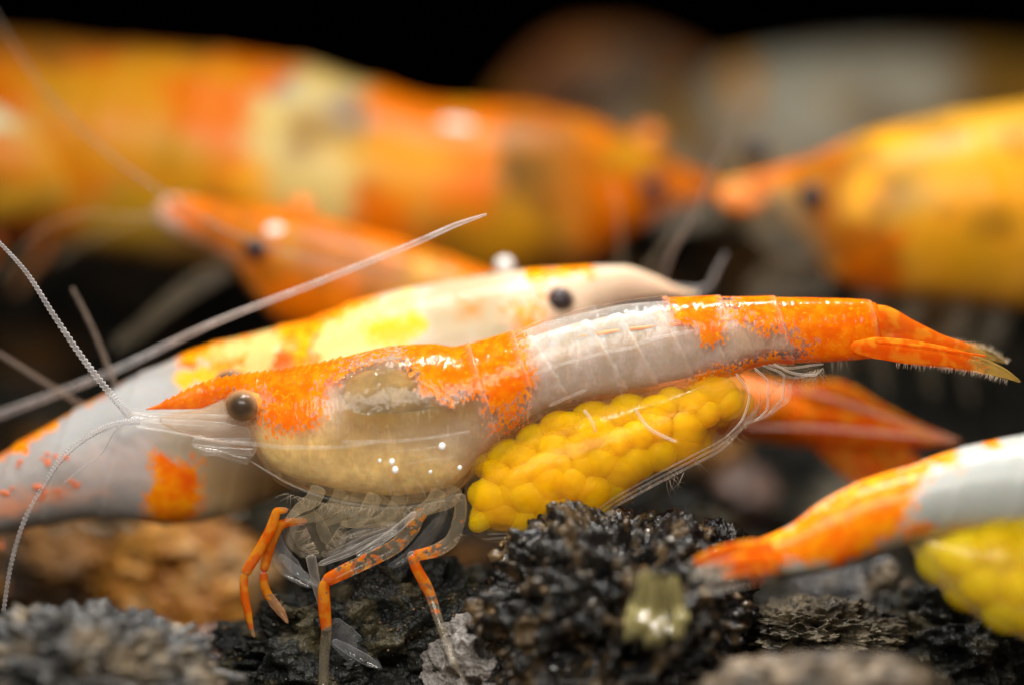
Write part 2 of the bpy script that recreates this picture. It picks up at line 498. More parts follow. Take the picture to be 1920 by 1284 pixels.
def make_eye(parent, px, py, d, r, mat, socket=True, stalk=None, cornea=True):
    k = K(d)
    e = sphere_obj('eye', P(px, py, d), r * k, mat, parent, (1, 0.95, 0.92), (0, 0.2, 0), 4)
    if cornea:
        c = sphere_obj('cornea', P(px, py, d), r * k * 1.12, M['cornea'], None, (1.02, 0.97, 0.95), (0, 0.2, 0), 4)
        c.parent = e; c.location = (0, 0, 0); c.scale = (1.13, 1.1, 1.1); c.rotation_euler = (0, 0, 0)
    if stalk:
        px_tube('eye_stalk', [(stalk[0], stalk[1], d + 0.03), (px + (stalk[0]-px)*0.5, py + (stalk[1]-py)*0.5, d + 0.02), (px, py, d + 0.012)],
                M['socket'], parent, [r * 0.7, r * 0.85, r * 0.98], n=20)
    return e

def setae(name, roots, mat, parent, r=0.7):
    """a fringe of fine bristles, too small to pick apart: roots = [(px,py,d, dx,dy,len)]"""
    Vs, Fs = [], []
    for (x, y, d, dx, dy, L, bend) in roots:
        n = 3; base = len(Vs)
        for i in range(n + 1):
            t = i / n
            c = P(x + dx * L * t - dy * bend * L * t * t, y + dy * L * t + dx * bend * L * t * t, d)
            rr = r * K(d) * (1 - 0.8 * t)
            a = Vector((-dy, 0, -dx)).normalized() * rr
            Vs += [c + a, c - a * 0.5 + Vector((0, rr, 0)), c - a * 0.5 - Vector((0, rr, 0))]
        for i in range(n):
            for j in range(3):
                p = base + i * 3 + j; q = base + i * 3 + (j + 1) % 3
                Fs.append((p, q, q + 3, p + 3))
    me = bpy.data.meshes.new(name); me.from_pydata([tuple(v) for v in Vs], [], Fs); me.update()
    o = link(name, me, mat); o['kind'] = 'stuff'
    if parent: set_parent(o, parent)
    return o

def edge_setae(rng, pts, d, side, n, L, ang=0.25, bend=0.2):
    """bristle roots spread along a polyline, pointing to `side` (+1 right of travel)"""
    pts = np.array([(p[0], p[1]) for p in pts], float)
    t = np.arange(len(pts)); out = []
    for i in range(n):
        s = rng.uniform(0, len(pts) - 1.001)
        p = np.array([np.interp(s, t, pts[:, 0]), np.interp(s, t, pts[:, 1])])
        q = np.array([np.interp(s + .05, t, pts[:, 0]), np.interp(s + .05, t, pts[:, 1])]) - p
        q /= np.linalg.norm(q) + 1e-9
        a = rng.gauss(0, ang)
        dx, dy = -q[1] * side, q[0] * side
        dx, dy = dx * math.cos(a) - dy * math.sin(a), dx * math.sin(a) + dy * math.cos(a)
        out.append((p[0], p[1], d + rng.uniform(-.01, .01), dx, dy, L * rng.uniform(.5, 1.2), rng.uniform(-bend, bend)))
    return out

# ------------------------------------------------------------------ rocks
def rock_mesh(name, r, seed, sub=6, amp=0.22, freq=1.6, ridge=0.08, pits=(), rough=0.03, rfreq=9.0, smooth=True):
    """r = (rx, ry, rz) cm; lumpy stone with ridges and pits [(dir, angular radius, depth)]"""
    rng = random.Random(seed)
    bm = bmesh.new(); bmesh.ops.create_icosphere(bm, subdivisions=sub, radius=1.0)
    off = Vector((rng.uniform(-50, 50), rng.uniform(-50, 50), rng.uniform(-50, 50)))
    pl = []
    for i in range(pits if isinstance(pits, int) else 0):
        v = Vector((rng.gauss(0, 1), rng.gauss(-0.6, 1), rng.gauss(0.2, 1))).normalized()
        pl.append((v, rng.uniform(0.10, 0.26), rng.uniform(0.12, 0.3)))
    if not isinstance(pits, int): pl = [(Vector(v).normalized(), a, dp) for v, a, dp in pits]
    for v in bm.verts:
        c = v.co.copy(); n = c.normalized()
        s = 1 + amp * mn.fractal(n * freq + off, 0.9, 2.0, 3)
        s += ridge * (1 - abs(mn.noise(n * freq * 2.6 + off * 1.3)) * 2.2)
        s += rough * mn.fractal(n * rfreq + off * 0.7, 0.7, 2.1, 3)
        for pv, pa, pd in pl:
            ang = math.acos(max(-1, min(1, n.dot(pv))))
            ang *= 1 + 0.35 * mn.noise(n * 6 + off)
            if ang < pa * 1.35:
                t = ang / pa
                if t < 1: s -= pd * (1 - t ** 3)
                s += 0.06 * pd * math.exp(-((t - 1.08) / 0.12) ** 2) * 2
        v.co = Vector((n.x * s * r[0], n.y * s * r[1], n.z * s * r[2]))
    me = bpy.data.meshes.new(name); bm.to_mesh(me); bm.free()
    return me

def rock(name, label, cat, px, py, d, rx, ry, rz, seed, mat, group=None, rot=0.0, **kw):
    k = K(d)
    me = rock_mesh(name, (rx * k, ry * k, rz * k), seed, **kw)
    o = link(name, me, mat)
    o.location = P(px, py, d); o.rotation_euler = (0, rot, 0)
    o['label'] = label; o['category'] = cat
    if group: o['group'] = group
    return o

# ------------------------------------------------------------------ the setting: dark gravel bed rising to the back
M['bed'] = mat_rock('gravel_bed', (0.06, 0.056, 0.045), (0.32, 0.28, 0.20), 0.55, 6, 0.8, 0.4, 0.0, 40)
M['black'] = mat_rock('black_lava', (0.004, 0.005, 0.005), (0.016, 0.017, 0.013), 0.28, 16, 1.0, 0.25, 0.6, 90, (0.06, 0.05, 0.026))
M['sparkle'] = mat_rock('glittering_lava', (0.003, 0.003, 0.004), (0.014, 0.011, 0.007), 0.24, 18, 1.0, 0.3, 0.6, 60, (0.08, 0.05, 0.022))
M['porous'] = mat_rock('porous_grey_lava', (0.18, 0.165, 0.15), (0.34, 0.31, 0.29), 0.5, 20, 0.7, 0.5, 0.5, 130)
M['brown'] = mat_rock('brown_pebble', (0.38, 0.13, 0.012), (0.90, 0.42, 0.06), 0.4, 9, 0.6, 0.4, 0.0, 45, (0.65, 0.38, 0.16))
M['umber'] = mat_rock('umber_pebble', (0.05, 0.027, 0.012), (0.45, 0.2, 0.04), 0.5, 6, 0.6, 0.4, 0.0, 40)
M['grey'] = mat_rock('grey_gravel', (0.025, 0.027, 0.03), (0.12, 0.11, 0.10), 0.45, 12, 0.9, 0.5, 0.5, 60, (0.22, 0.17, 0.11))
M['tan'] = mat_rock('tan_gravel', (0.04, 0.03, 0.02), (0.27, 0.20, 0.13), 0.5, 12, 0.7, 0.4, 0.0, 55)
M['pinkish'] = mat_rock('pinkish_gravel', (0.07, 0.04, 0.03), (0.34, 0.22, 0.17), 0.35, 14, 0.9, 0.5, 0.5, 60)
M['ochre'] = mat_rock('ochre_lava', (0.05, 0.042, 0.028), (0.20, 0.16, 0.095), 0.5, 16, 1.0, 0.5, 0.5, 100)
M['crystal'] = mat_clear('olive_crystal', (0.5, 0.44, 0.2), 0.42, 0.15, 1.9, 0, (2.5, 1, 0.25))
M['shard'] = mat_rock('glossy_grain', (0.006, 0.006, 0.007), (0.05, 0.036, 0.018), 0.10, 9, 0.5, 0.6, 0.0, 60, (0.16, 0.09, 0.03))

def bed_height(x, y):
    z = np.interp(y, [-4, -0.6, 0.0, 0.8, 1.6, 2.6, 4.0, 6.0, 9.0], [-1.5, -1.32, -1.22, -1.02, -0.72, -0.40, 0.20, 0.42, 0.45])
    return z + 0.25 * np.interp(y, [0.8, 3.0], [0, 1]) * np.interp(x, [-3, -0.5, 1.5], [0.6, 0.0, 0.0])

def build_bed():
    nx, ny = 170, 150
    xs = np.linspace(-4.5, 4.5, nx); ys = np.linspace(-4, 9, ny)
    V, F = [], []
    for j, y in enumerate(ys):
        for i, x in enumerate(xs):
            p = Vector((x * 3.5, y * 3.5, 0))
            z = bed_height(x, y) + 0.07 * mn.fractal(p, 0.8, 2, 3) + 0.05 * (0.5 - mn.voronoi(p * 0.9)[0][0])
            V.append((x, y, z))
    for j in range(ny - 1):
        for i in range(nx - 1):
            a = j * nx + i
            F.append((a, a + 1, a + nx + 1, a + nx))
    me = bpy.data.meshes.new('ground'); me.from_pydata(V, [], F); me.update()
    o = link('ground', me, M['bed']); o['kind'] = 'structure'; o['label'] = 'dark gravel bed of the tank rising to the back'
build_bed()

def build_wall():
    bm = bmesh.new(); bmesh.ops.create_cube(bm, size=1.0)
    for v in bm.verts: v.co = Vector((v.co.x * 60, v.co.y * 0.4 + 10.0, v.co.z * 60))
    me = bpy.data.meshes.new('back_wall'); bm.to_mesh(me); bm.free()
    o = link('back_wall', me, mat_simple('black_pane', (0.0006, 0.0006, 0.0006), 0.9, 0, 3, 0.3, 0.0), smooth=False)
    o['kind'] = 'structure'; o['label'] = 'black rear pane of the tank'
build_wall()

def build_gravel():
    """loose grains lying on the bed, an uncountable blurred mass"""
    rng = random.Random(4)
    protos = [rock_mesh('grain', (1, 1, 0.75), 900 + i, sub=2, amp=0.3, rough=0.05) for i in range(5)]
    dat = []
    for me in protos:
        v = np.array([q.co[:] for q in me.vertices]); f = np.array([p.vertices[:] for p in me.polygons]); dat.append((v, f))
        bpy.data.meshes.remove(me)
    for nm, mat, cnt, smin, smax, seed in (('dark_gravel', M['black'], 900, 0.05, 0.16, 1), ('brown_gravel', M['umber'], 140, 0.06, 0.16, 2), ('grey_gravel', M['grey'], 160, 0.04, 0.11, 3)):
        rng = random.Random(seed); Vs, Fs, b = [], [], 0
        for i in range(cnt):
            x = rng.uniform(-3.2, 3.2); y = rng.uniform(-0.5, 5.5)
            s = rng.uniform(smin, smax)
            v, f = dat[rng.randrange(5)]
            a = rng.uniform(0, 6.28); ca, sa = math.cos(a), math.sin(a)
            q = v @ np.array([[ca, sa, 0], [-sa, ca, 0], [0, 0, 1]]) * s * np.array([rng.uniform(.8, 1.4), 1, rng.uniform(.7, 1.1)])
            Vs.append(q + np.array([x, y, float(bed_height(x, y)) + s * 0.35])); Fs.append(f + b); b += len(v)
        me = bpy.data.meshes.new(nm); me.from_pydata(np.concatenate(Vs).tolist(), [], np.concatenate(Fs).tolist()); me.update()
        o = link(nm, me, mat); o['kind'] = 'stuff'
        o['label'] = {'dark_gravel': 'black loose gravel covering the bed', 'brown_gravel': 'brown grains scattered through the black gravel', 'grey_gravel': 'pale grey grains scattered through the black gravel'}[nm]
        o['category'] = 'gravel'
build_gravel()

G = 'stones on the gravel bed'
big = rock('lava_rock', 'big glittering black lava rock under the yellow eggs of the nearest shrimp', 'rock', 1150, 1165, -0.12, 232, 190, 200, 11, M['sparkle'], G,
           sub=7, amp=0.16, freq=1.7, ridge=0.10, rough=0.10, rfreq=8, pits=26)
central = rock('lava_rock', 'dark pitted lava rock between the thin legs of the nearest shrimp', 'rock', 690, 1235, 0.16, 300, 150, 165, 12, M['black'], G, rot=-0.18,
     sub=7, amp=0.2, freq=1.9, ridge=0.10, rough=0.07, rfreq=9, pits=40)
holes = [((0.05, -1, 0.52), 0.15, 0.30), ((0.5, -1, 0.36), 0.09, 0.22), ((-0.55, -1, 0.12), 0.11, 0.24), ((-0.15, -1, -0.05), 0.15, 0.32), ((0.36, -1, -0.12), 0.12, 0.3),
         ((0.05, -1, -0.55), 0.17, 0.32), ((0.62, -1, -0.4), 0.14, 0.28), ((-0.5, -1, -0.4), 0.13, 0.26), ((-0.3, -1, 0.5), 0.07, 0.16), ((0.25, -1, 0.2), 0.06, 0.14)]
rock('porous_stone', 'small pale grey porous stone with round holes, low beside the big black rock', 'stone', 905, 1268, 0.0, 118, 85, 116, 13, M['porous'], G,
     sub=7, amp=0.26, freq=1.5, ridge=0.08, rough=0.04, rfreq=10, pits=holes)
rock('pebble', 'brown orange pebble blurred behind the bright orange front legs', 'pebble', 345, 1105, 0.95, 165, 120, 135, 14, M['brown'], G, sub=6, amp=0.16, ridge=0.05, rough=0.10, rfreq=6)
rock('pebble', 'dark umber pebble at the left edge below the transparent abdomen', 'pebble', 70, 1070, 1.05, 170, 120, 110, 15, M['umber'], G, sub=6, amp=0.16, ridge=0.05, rough=0.08, rfreq=6)
rock('stone', 'grey bumpy stone in the blurred bottom left corner', 'stone', 140, 1275, -0.36, 250, 150, 125, 16, M['grey'], G, sub=7, amp=0.12, ridge=0.10, rough=0.22, rfreq=7, pits=14)
rock('stone', 'small pinkish brown stone left of the dark pitted lava rock', 'stone', 425, 1235, 0.22, 92, 80, 62, 17, M['pinkish'], G, sub=6, amp=0.2, ridge=0.10, rough=0.12, rfreq=7, pits=10)
rock('ridged_stone', 'sharp ochre stone with wrinkled ridges right of the big black rock', 'stone', 1525, 1195, 0.08, 150, 100, 66, 18, M['ochre'], G, sub=7, amp=0.22, freq=2.0, ridge=0.16, rough=0.13, rfreq=8, pits=10)
rock('stone', 'dark mottled stone in the bottom right corner', 'stone', 1800, 1215, 0.22, 190, 130, 115, 19, M['black'], G, sub=6, amp=0.2, ridge=0.12, rough=0.12, rfreq=7, pits=16)
rock('stone', 'tan blurred stone at the bottom edge in front of the wrinkled stone', 'stone', 1545, 1300, -0.6, 215, 120, 75, 20, M['tan'], G, sub=6, amp=0.14, ridge=0.06, rough=0.10, rfreq=8)
rock('stone', 'dull brown stone blurred behind, right of the egg pouch', 'stone', 1395, 935, 1.3, 62, 55, 62, 21, M['pinkish'], G, sub=5, amp=0.16)
rock('stone', 'small brown stone under the rear end of the egg pouch', 'stone', 1345, 850, 1.6, 52, 45, 46, 22, M['umber'], G, sub=5, amp=0.16)
rock('stone', 'pale bluish grey stone under the raised orange tail at right', 'stone', 1655, 1075, 0.35, 34, 34, 34, 23, M['grey'], G, sub=5, amp=0.2)
rock('stone', 'grey sloping stone beneath the orange tail at right', 'stone', 1600, 1120, 0.55, 115, 80, 58, 24, M['grey'], G, sub=6, amp=0.2, ridge=0.1)
rock('stone', 'black stone lump behind the big glittering rock', 'stone', 1290, 1000, 0.75, 90, 80, 90, 25, M['black'], G, sub=6, amp=0.2, ridge=0.1)
rock('stone', 'glittering knob of stone touching the tip of the orange tail', 'stone', 1345, 1075, -0.02, 66, 60, 92, 26, M['sparkle'], G, sub=6, amp=0.2, ridge=0.12, rough=0.12, pits=8)

def build_crystal():
    """olive crystal bundle: parallel prisms grown out of the big rock"""
    rng = random.Random(8); Vs, Fs = [], []
    for i in range(60):
        x = rng.uniform(-52, 52); y0 = rng.uniform(-62, -30); L = rng.uniform(95, 120) * (1 - (x / 90) ** 2 * 0.5); w = rng.uniform(4, 9)
        dd = -0.47 + 0.05 * abs(x) / 52 + rng.uniform(0, .05); lean = x * 0.12 + rng.uniform(-5, 5)
        b = len(Vs)
        for (t, s, o_) in ((0, 0.7, 0.0), (0.62, 1.0, 0.008), (0.86, 1.0, 0.05), (1.0, 0.5, 0.045)):
            for q in range(6):
                a = q * math.pi / 3
                Vs.append(tuple(P(1228 + x * (.75 + .35 * t) + lean * t + w * s * math.cos(a), 1130 + y0 + L * t, dd + w * s * math.sin(a) / S - o_)))
        for r_ in range(3):
            for q in range(6):
                Fs.append((b + r_*6 + q, b + r_*6 + (q+1) % 6, b + r_*6 + 6 + (q+1) % 6, b + r_*6 + 6 + q))
        Fs.append(tuple(b + 18 + q for q in range(6)))
    me = bpy.data.meshes.new('crystal'); me.from_pydata(Vs, [], Fs); me.update()
    o = link('crystal', me, M['crystal'], smooth=False)
    set_parent(o, big); o['label'] = 'pale olive crystal bundle in the black rock'
build_crystal()

def build_grains(host, cnt, seed, smin, smax):
    """rounded glossy grains cemented to the rock: geometry, too small to pick apart"""
    rng = random.Random(seed); me0 = host.data; nv = len(me0.vertices)
    bm = bmesh.new(); bmesh.ops.create_icosphere(bm, subdivisions=2, radius=1.0)
    v0 = np.array([v.co[:] for v in bm.verts]); f0 = np.array([[v.index for v in f.verts] for f in bm.faces]); bm.free()
    Vs, Fs, b = [], [], 0
    for i in range(cnt):
        v = me0.vertices[rng.randrange(nv)]
        if v.normal.y > 0.4: continue
        s = (smin + (smax - smin) * rng.random() ** 1.8) * K(0)
        q = np.array(Vector((0, 0, 1)).rotation_difference(Vector((rng.gauss(0, 1), rng.gauss(0, 1), rng.gauss(0, 1)))).to_matrix())
        w = v0 * (1 + 0.16 * np.sin(v0[:, [1, 2, 0]] * rng.uniform(2, 6) + rng.uniform(0, 6)))
        w = (w * np.array([s, s * rng.uniform(.55, 1), s * rng.uniform(.5, .95)])) @ q.T
        Vs.append(w + np.array(v.co + v.normal * s * 0.05)); Fs.append(f0 + b); b += len(v0)
    me = bpy.data.meshes.new('glossy_grain'); me.from_pydata(np.concatenate(Vs).tolist(), [], np.concatenate(Fs).tolist()); me.update()
    o = link('glossy_grain', me, M['shard'], host, smooth=True); o['kind'] = 'stuff'
build_grains(big, 800, 3, 3, 15)
build_grains(central, 1000, 5, 1.5, 5)
# ------------------------------------------------------------------ the nearest shrimp, in focus, carrying eggs
rng = random.Random(21)
A = thing('shrimp', 'nearest sharp shrimp, orange and clear, carrying yellow eggs under its belly', 'shrimp', P(760, 960, 0), 'shrimp in the tank')
ST = [(274,766,768,1.5),(310,752,767,5),(333,740,767,7),(370,722,766,9),(400,712,757,12),(425,707,748,17),(450,703,775,32),(470,700,832,48),
      (500,697,885,62),(535,692,912,74),(608,679,934,90),(681,659,948,98),(736,648,952,100),(809,644,944,98),(852,650,930,94),(900,638,884,90),
      (960,621,828,87),(1025,597,787,84),(1116,575,764,80),(1171,564,754,77),(1244,558,740,72),(1347,556,713,62),(1446,557,683,52),
      (1552,559,678,42),(1604,562,674,37),(1640,568,668,30),(1656,590,655,12)]
O_head = [(240,800),(300,700),(420,650),(540,635),(690,600),(742,595),(735,655),(690,676),(640,700),(612,720),(610,750),(596,790),(560,808),(505,806),(492,782),(506,745),(480,742),(430,746),(385,800),(300,815)]
O_sad = [(765,580),(850,585),(948,550),(978,640),(998,685),(1004,715),(992,745),(965,765),(925,770),(915,745),(905,738),(830,745),(795,735),(780,702),(762,682),(748,665),(752,640)]
O_dots = [(925,740),(990,735),(975,775),(950,800),(925,800)]
O_3 = [(1225,500),(1350,500),(1351,640),(1337,652),(1312,646),(1294,612),(1262,592)]
O_4 = [(1356,500),(1640,495),(1700,640),(1660,690),(1520,690),(1500,676),(1512,645),(1480,630),(1440,622),(1400,606),(1374,590)]
O_5 = [(1290,712),(1340,694),(1400,680),(1450,664),(1475,668),(1540,672),(1600,665),(1600,690),(1470,695),(1400,707),(1300,724)]
ORANGE = [(O_head, 30), (O_sad, 24), (O_dots, 38), (O_3, 18), (O_4, 28), (O_5, 18)]
EDGES = [880, 962, 1116, 1250, 1350, 1452, 1632]
COLS = [
    (O_head, 22, (0.88, 0.30, 0.02)), (O_sad, 26, (0.88, 0.30, 0.02)), (O_3, 24, (0.88, 0.30, 0.02)), (O_4, 34, (0.85, 0.26, 0.02)), (O_5, 24, (0.85, 0.26, 0.03)),
    ([(430,850),(470,770),(560,770),(900,860),(960,900),(900,980),(500,980)], 60, (0.90, 0.64, 0.25)),      # yellowish gill chamber
    ([(640,830),(636,770),(660,700),(740,665),(880,690),(930,780),(905,800),(760,822)], 44, (0.28, 0.14, 0.008)),   # brown stomach and liver
    ([(640,700),(700,665),(770,660),(790,690),(770,730),(700,745),(650,740)], 22, (0.17, 0.11, 0.045)),
    
    ([(995,700),(1300,600),(1500,600),(1500,680),(1300,705),(1100,750),(1000,780)], 40, (0.52, 0.43, 0.385)),
    ([(990,600),(1240,555),(1260,600),(1200,620),(1000,660)], 24, (0.40, 0.40, 0.39)),
    ([(900,840),(1000,785),(1200,735),(1400,690),(1400,720),(1200,760),(1000,810),(920,860)], 16, (0.85, 0.34, 0.16)),
    ([(880,800),(960,790),(960,840),(880,900)], 30, (0.60, 0.40, 0.24)),
    ([(1360,600),(1480,620),(1490,670),(1360,690)], 20, (0.58, 0.45, 0.36)),
]
fl = link('body', body_mesh('body', ST, 0, 420, 84, 7, base=(0.80, 0.70, 0.62), cols=[(p_, s_, tuple(0.75 * v + 0.25 * w for v, w in zip(c_, (0.85, 0.76, 0.66)))) if k_ > 4 else (p_, s_, c_) for k_, (p_, s_, c_) in enumerate(COLS)], exp=0.95), M['haze']); set_parent(fl, A)
fl['label'] = 'clear milky flesh under the shell'
SM = [(x, t + 4, b_ - 2, w) for (x, t, b_, w) in ST if 470 <= x <= 1610]
mu = link('muscle', body_mesh('muscle', SM, 0, 420, 84, 22, [900, 985, 1090, 1150, 1225, 1300, 1360, 1440, 1530], 5, 0.55, base=(0.52, 0.43, 0.38), cols=COLS, exp=0.95), M['flesh']); set_parent(mu, A)
mu['label'] = 'banded muscle and organs seen through the flesh'
she = link('shell', body_mesh('shell', ST, 0, 760, 120, 0, EDGES, 3.2, 0.3, orange=ORANGE, edge_pale=0.22, exp=0.95, tooth=(300, 640, 24, 5)), M['shell']); set_parent(she, A)
she['label'] = 'clear segmented shell with orange patches'

px_tube('stomach', [(636,775,-.02),(690,756,-.03),(750,752,-.03),(820,760,-.025),(890,768,-.015),(935,770,0)], mat_simple('stomach_lining', (0.26, 0.155, 0.035), .9, .6, 12, .3, 0.0), A, [44,64,66,56,36,10], [44,58,60,57,44,10], n=32)
px_tube('head_tissue', [(490,790),(450,790),(410,792),(370,794),(330,790),(300,786)], M['tissue'], A, [60,54,40,26,16,6], [44,40,30,20,12,6], d=0.0, n=24)
# eyes
e1 = make_eye(A, 454, 760, -0.09, 31, M['eye'], stalk=(486, 758))
e2 = make_eye(A, 434, 722, 0.105, 33, M['eye'], stalk=(470, 722))
# head plates and antenna bases
px_tube('antennal_scale', [(470,818),(420,812),(360,803),(300,797),(250,795)], M['scale'], A, [16,20,17,12,4], [4,4,3,3,2], d=-0.09, n=16)
px_tube('antennal_scale', [(470,800),(400,790),(330,786),(270,785)], M['scale'], A, [14,18,14,5], [4,4,3,2], d=0.06, n=16)
px_tube('antennule_base', [(465,790),(410,788),(350,786),(290,783),(240,776)], M['scale'], A, [13,12,10,9,7], d=-0.04, n=14)
px_tube('antennule_base', [(465,778),(410,776),(350,778),(290,776),(240,768)], M['scale'], A, [11,10,9,8,6], d=0.03, n=14)
px_tube('antenna_base', [(480,838),(440,836),(400,834),(360,828)], M['scale'], A, [17,16,13,9], d=-0.07, n=14)
px_tube('mandible_palp', [(470,858),(440,850),(410,842),(375,846)], M['clear'], A, [14,15,13,7], d=-0.02, n=12)
def flag(pts, r0, r1, d, mat='bead', beads=120, parent=None, name='antenna', amp=0.35):
    n = len(pts)
    return px_tube(name, pts, M[mat], parent or A, [r0 + (r1 - r0) * i / (n - 1) for i in range(n)], d=d, n=8, beads=beads, bead_amp=amp)
flag([(246,782),(215,747),(160,678),(100,590),(50,512),(0,456),(-60,395)], 6.5, 2.2, -0.05, beads=64, amp=0.7)
flag([(238,775),(215,720),(190,655),(165,598),(135,540)], 5.0, 3.0, 0.28, 'bead_brown', 60)
flag([(262,788),(215,795),(170,815),(120,855),(82,910),(42,985),(18,1070),(5,1155)], 5.5, 3.4, -0.09, beads=70, amp=0.6)
flag([(240,782),(170,765),(100,726),(0,664),(-80,620)], 5.0, 3.0, 0.33, 'bead_brown', 80)
flag([(250,785),(222,800),(190,850),(150,880),(120,905)], 2.0, 1.2, -0.02, beads=60)
flag([(700,830),(620,838),(540,838),(480,832),(420,826)], 1.8, 3.0, -0.155, 'faint', beads=90, amp=0.9)
flag([(880,808),(820,818),(740,826),(640,828)], 1.2, 2.2, -0.16, 'faint', beads=90, amp=0.9)

# white specks and pale hairlines on the shell
for (x, y, r, dd) in ((741,880,8,-.148),(735,865,7,-.15),(829,836,8,-.15),(807,884,4,-.147),(862,876,5,-.142),(712,863,4,-.152)):
    sphere_obj('white_spot', P(x, y, dd), r * K(0), M['white'], A, (0.8, 0.4, 0.9), sub=2)
def strand(pts, r=1.2, d=-0.14, mat='faint', name='shell_line'):
    return px_tube(name, pts, M[mat], A, r, d=d, n=6, seg=10)
strand([(470,864,-.07),(500,882,-.11),(540,905,-.12),(590,926,-.12),(660,944,-.10),(736,951,-.08),(809,942,-.08),(864,924,-.09)], 1.3)
strand([(640,765,-.155),(634,790,-.157),(634,822,-.158)], 2.6, name='stomach_wall')
strand([(734,846,-.158),(780,842,-.157),(826,836,-.153)], .8)
strand([(760,870,-.157),(800,862,-.156),(850,856,-.15)], .8)
for (x0, y0, x1, y1) in ((690,880,700,935),(720,895,735,940),(755,905,765,942),(780,900,800,938),(815,895,835,928)):
    strand([(x0, y0, -.15), ((x0+x1)/2+4, (y0+y1)/2, -.13), (x1, y1, -.09)], 0.8)
for (x0, y0, x1, y1, dd) in ((1060,600,1090,690,-.13),(1000,700,1090,672,-.135),(1090,672,1200,648,-.13),(1190,645,1300,620,-.12),(1030,760,1100,730,-.125)):
    strand([(x0, y0, dd), ((x0+x1)/2+5, (y0+y1)/2-3, dd-.004), (x1, y1, dd)], 2.2, name='muscle_line')
px_tube('gut', [(900,700,0),(1000,660,-.05),(1116,628,-.07),(1244,612,-.06),(1400,600,-.04),(1560,600,0)], M['socket'], A, 6, n=10)

# tail fan
px_tube('telson', [(1612,612),(1655,615),(1700,628),(1760,646),(1810,656),(1850,664)], M['fan'], A, [44,42,31,20,13,4], [30,24,16,9,5,2], d=0.0, n=20, mask=[1.4,1.4,1.4,1.2,0.5,0.1])
up = [px_tube('uropod', [(1596,650),(1640,652),(1700,659),(1770,668),(1830,682),(1880,698),(1914,716)], M['fan'], A, [9,20,23,19,15,9,2], [5,9,7,5,4,3,1], d=-0.065, n=18, mask=[1.4,1.4,1.4,1.3,.3,.05,0]),
      px_tube('uropod', [(1630,640),(1700,646),(1780,655),(1840,662),(1890,678)], M['fan'], A, [12,20,19,15,3], [8,7,5,4,1], d=0.07, n=18, mask=[1.4,1.3,.8,.3,0]),
      px_tube('uropod', [(1630,655),(1700,667),(1780,678),(1850,692),(1905,712)], M['fan'], A, [10,15,14,10,2], [6,5,4,3,1], d=-0.03, n=18, mask=[1.4,1.4,1.2,.3,0]),
      px_tube('uropod', [(1640,648),(1720,652),(1800,664),(1870,672)], M['fan'], A, [10,15,14,3], [6,5,4,1], d=0.035, n=18, mask=[1.4,1.2,.6,0])]
for k_, pts in enumerate(([(1640,640),(1720,648),(1800,660),(1850,668)],)):
    px_tube('tail_rib', pts, M['fan'], A, 2.2, d=-.085, n=6, mask=[.9]*4)
ro = edge_setae(rng, [(1680,680),(1760,686),(1830,695),(1890,712)], -0.07, 1, 130, 11, 0.2)
ro += edge_setae(rng, [(1775,640),(1820,648),(1860,660),(1890,684)], 0.03, -1, 120, 12, 0.3)
setae('tail_setae', ro, M['seta'], A, 0.8)

# egg pouch: eggs under the abdomen inside a clear membrane
PS = [(872,905,985,30),(905,870,1012,60),(960,815,1020,82),(1060,770,1004,92),(1164,742,945,88),(1226,728,911,80),(1299,708,873,70),(1354,696,843,58),(1391,688,806,46),(1430,682,760,34),(1462,680,722,20),(1490,682,700,8)]
erng = random.Random(77)
psx = [p[0] for p in PS]
def pouch_at(x):
    f = lambda c: float(pchip(psx, [p[c] for p in PS], np.array([x]))[0])
    return f(1), f(2), f(3)
line = lambda x: float(np.interp(x, [890, 915, 1000, 1116, 1226, 1336, 1400], [905, 846, 794, 757, 736, 712, 708]))
rear = lambda x: float(np.interp(x, [890, 1000, 1100, 1164, 1226, 1299, 1354, 1395], [1000, 1005, 985, 930, 890, 840, 812, 790]))
placed = [(1365,757,33,29),(1082,806,46,30),(1095,872,40,38),(1030,905,42,40),(1142,908,38,42),(1285,800,42,40),(1225,800,42,36),(1300,758,40,28),(1150,790,42,34),(985,860,40,34),(960,925,38,40),(1190,862,42,38),(903,976,27,19),(1235,850,36,34),(1040,840,38,34),(1325,775,30,26)]
tries = 0
while len(placed) < 56 and tries < 9000:
    tries += 1
    x = erng.uniform(915, 1375); t = line(x); b_ = rear(x)
    if b_ - t < 60: continue
    y = erng.uniform(t + 24, b_ - 26)
    if all(((x-q[0])/32)**2 + ((y-q[1])/30)**2 > 1 for q in placed):
        placed.append((x, y, erng.uniform(34, 52), erng.uniform(28, 44)))
for (x, y, rx, rz) in placed:                                   # outer layer presses against the membrane
    t, b_, w = pouch_at(x); v = max(-.97, min(.97, (y - (t + b_) / 2) / ((b_ - t) / 2)))
    for side in (-1, 1):
        dd = side * max(0.0, (w * math.sqrt(1 - v * v) - min(rx, rz) * erng.uniform(.9, 1.4)) * K(0))
        sphere_obj('egg', P(x + (side + 1) * 9, y, dd), K(0), M['egg'], A, (rx, min(rx, rz), rz), (0, erng.uniform(-.8, .8), 0), sub=3)
core = [(x, t + 26, b_ - 24, w - 24) for (x, t, b_, w) in [(905,862,1000,60),(960,815,1008,82),(1060,770,990,92),(1164,748,925,88),(1226,735,888,80),(1299,712,842,70),(1350,708,812,56),(1390,718,790,34)]]
core = [(880, 968, 980, 6)] + core
co = link('egg_mass', body_mesh('egg_mass', core, 0, 120, 56, exp=0.85), M['egg_core']); set_parent(co, A)
pou = link('egg_pouch', body_mesh('egg_pouch', PS, 0, 160, 64, exp=0.9), M['pouch']); set_parent(pou, A)
pou['label'] = 'clear membrane round the yellow eggs'
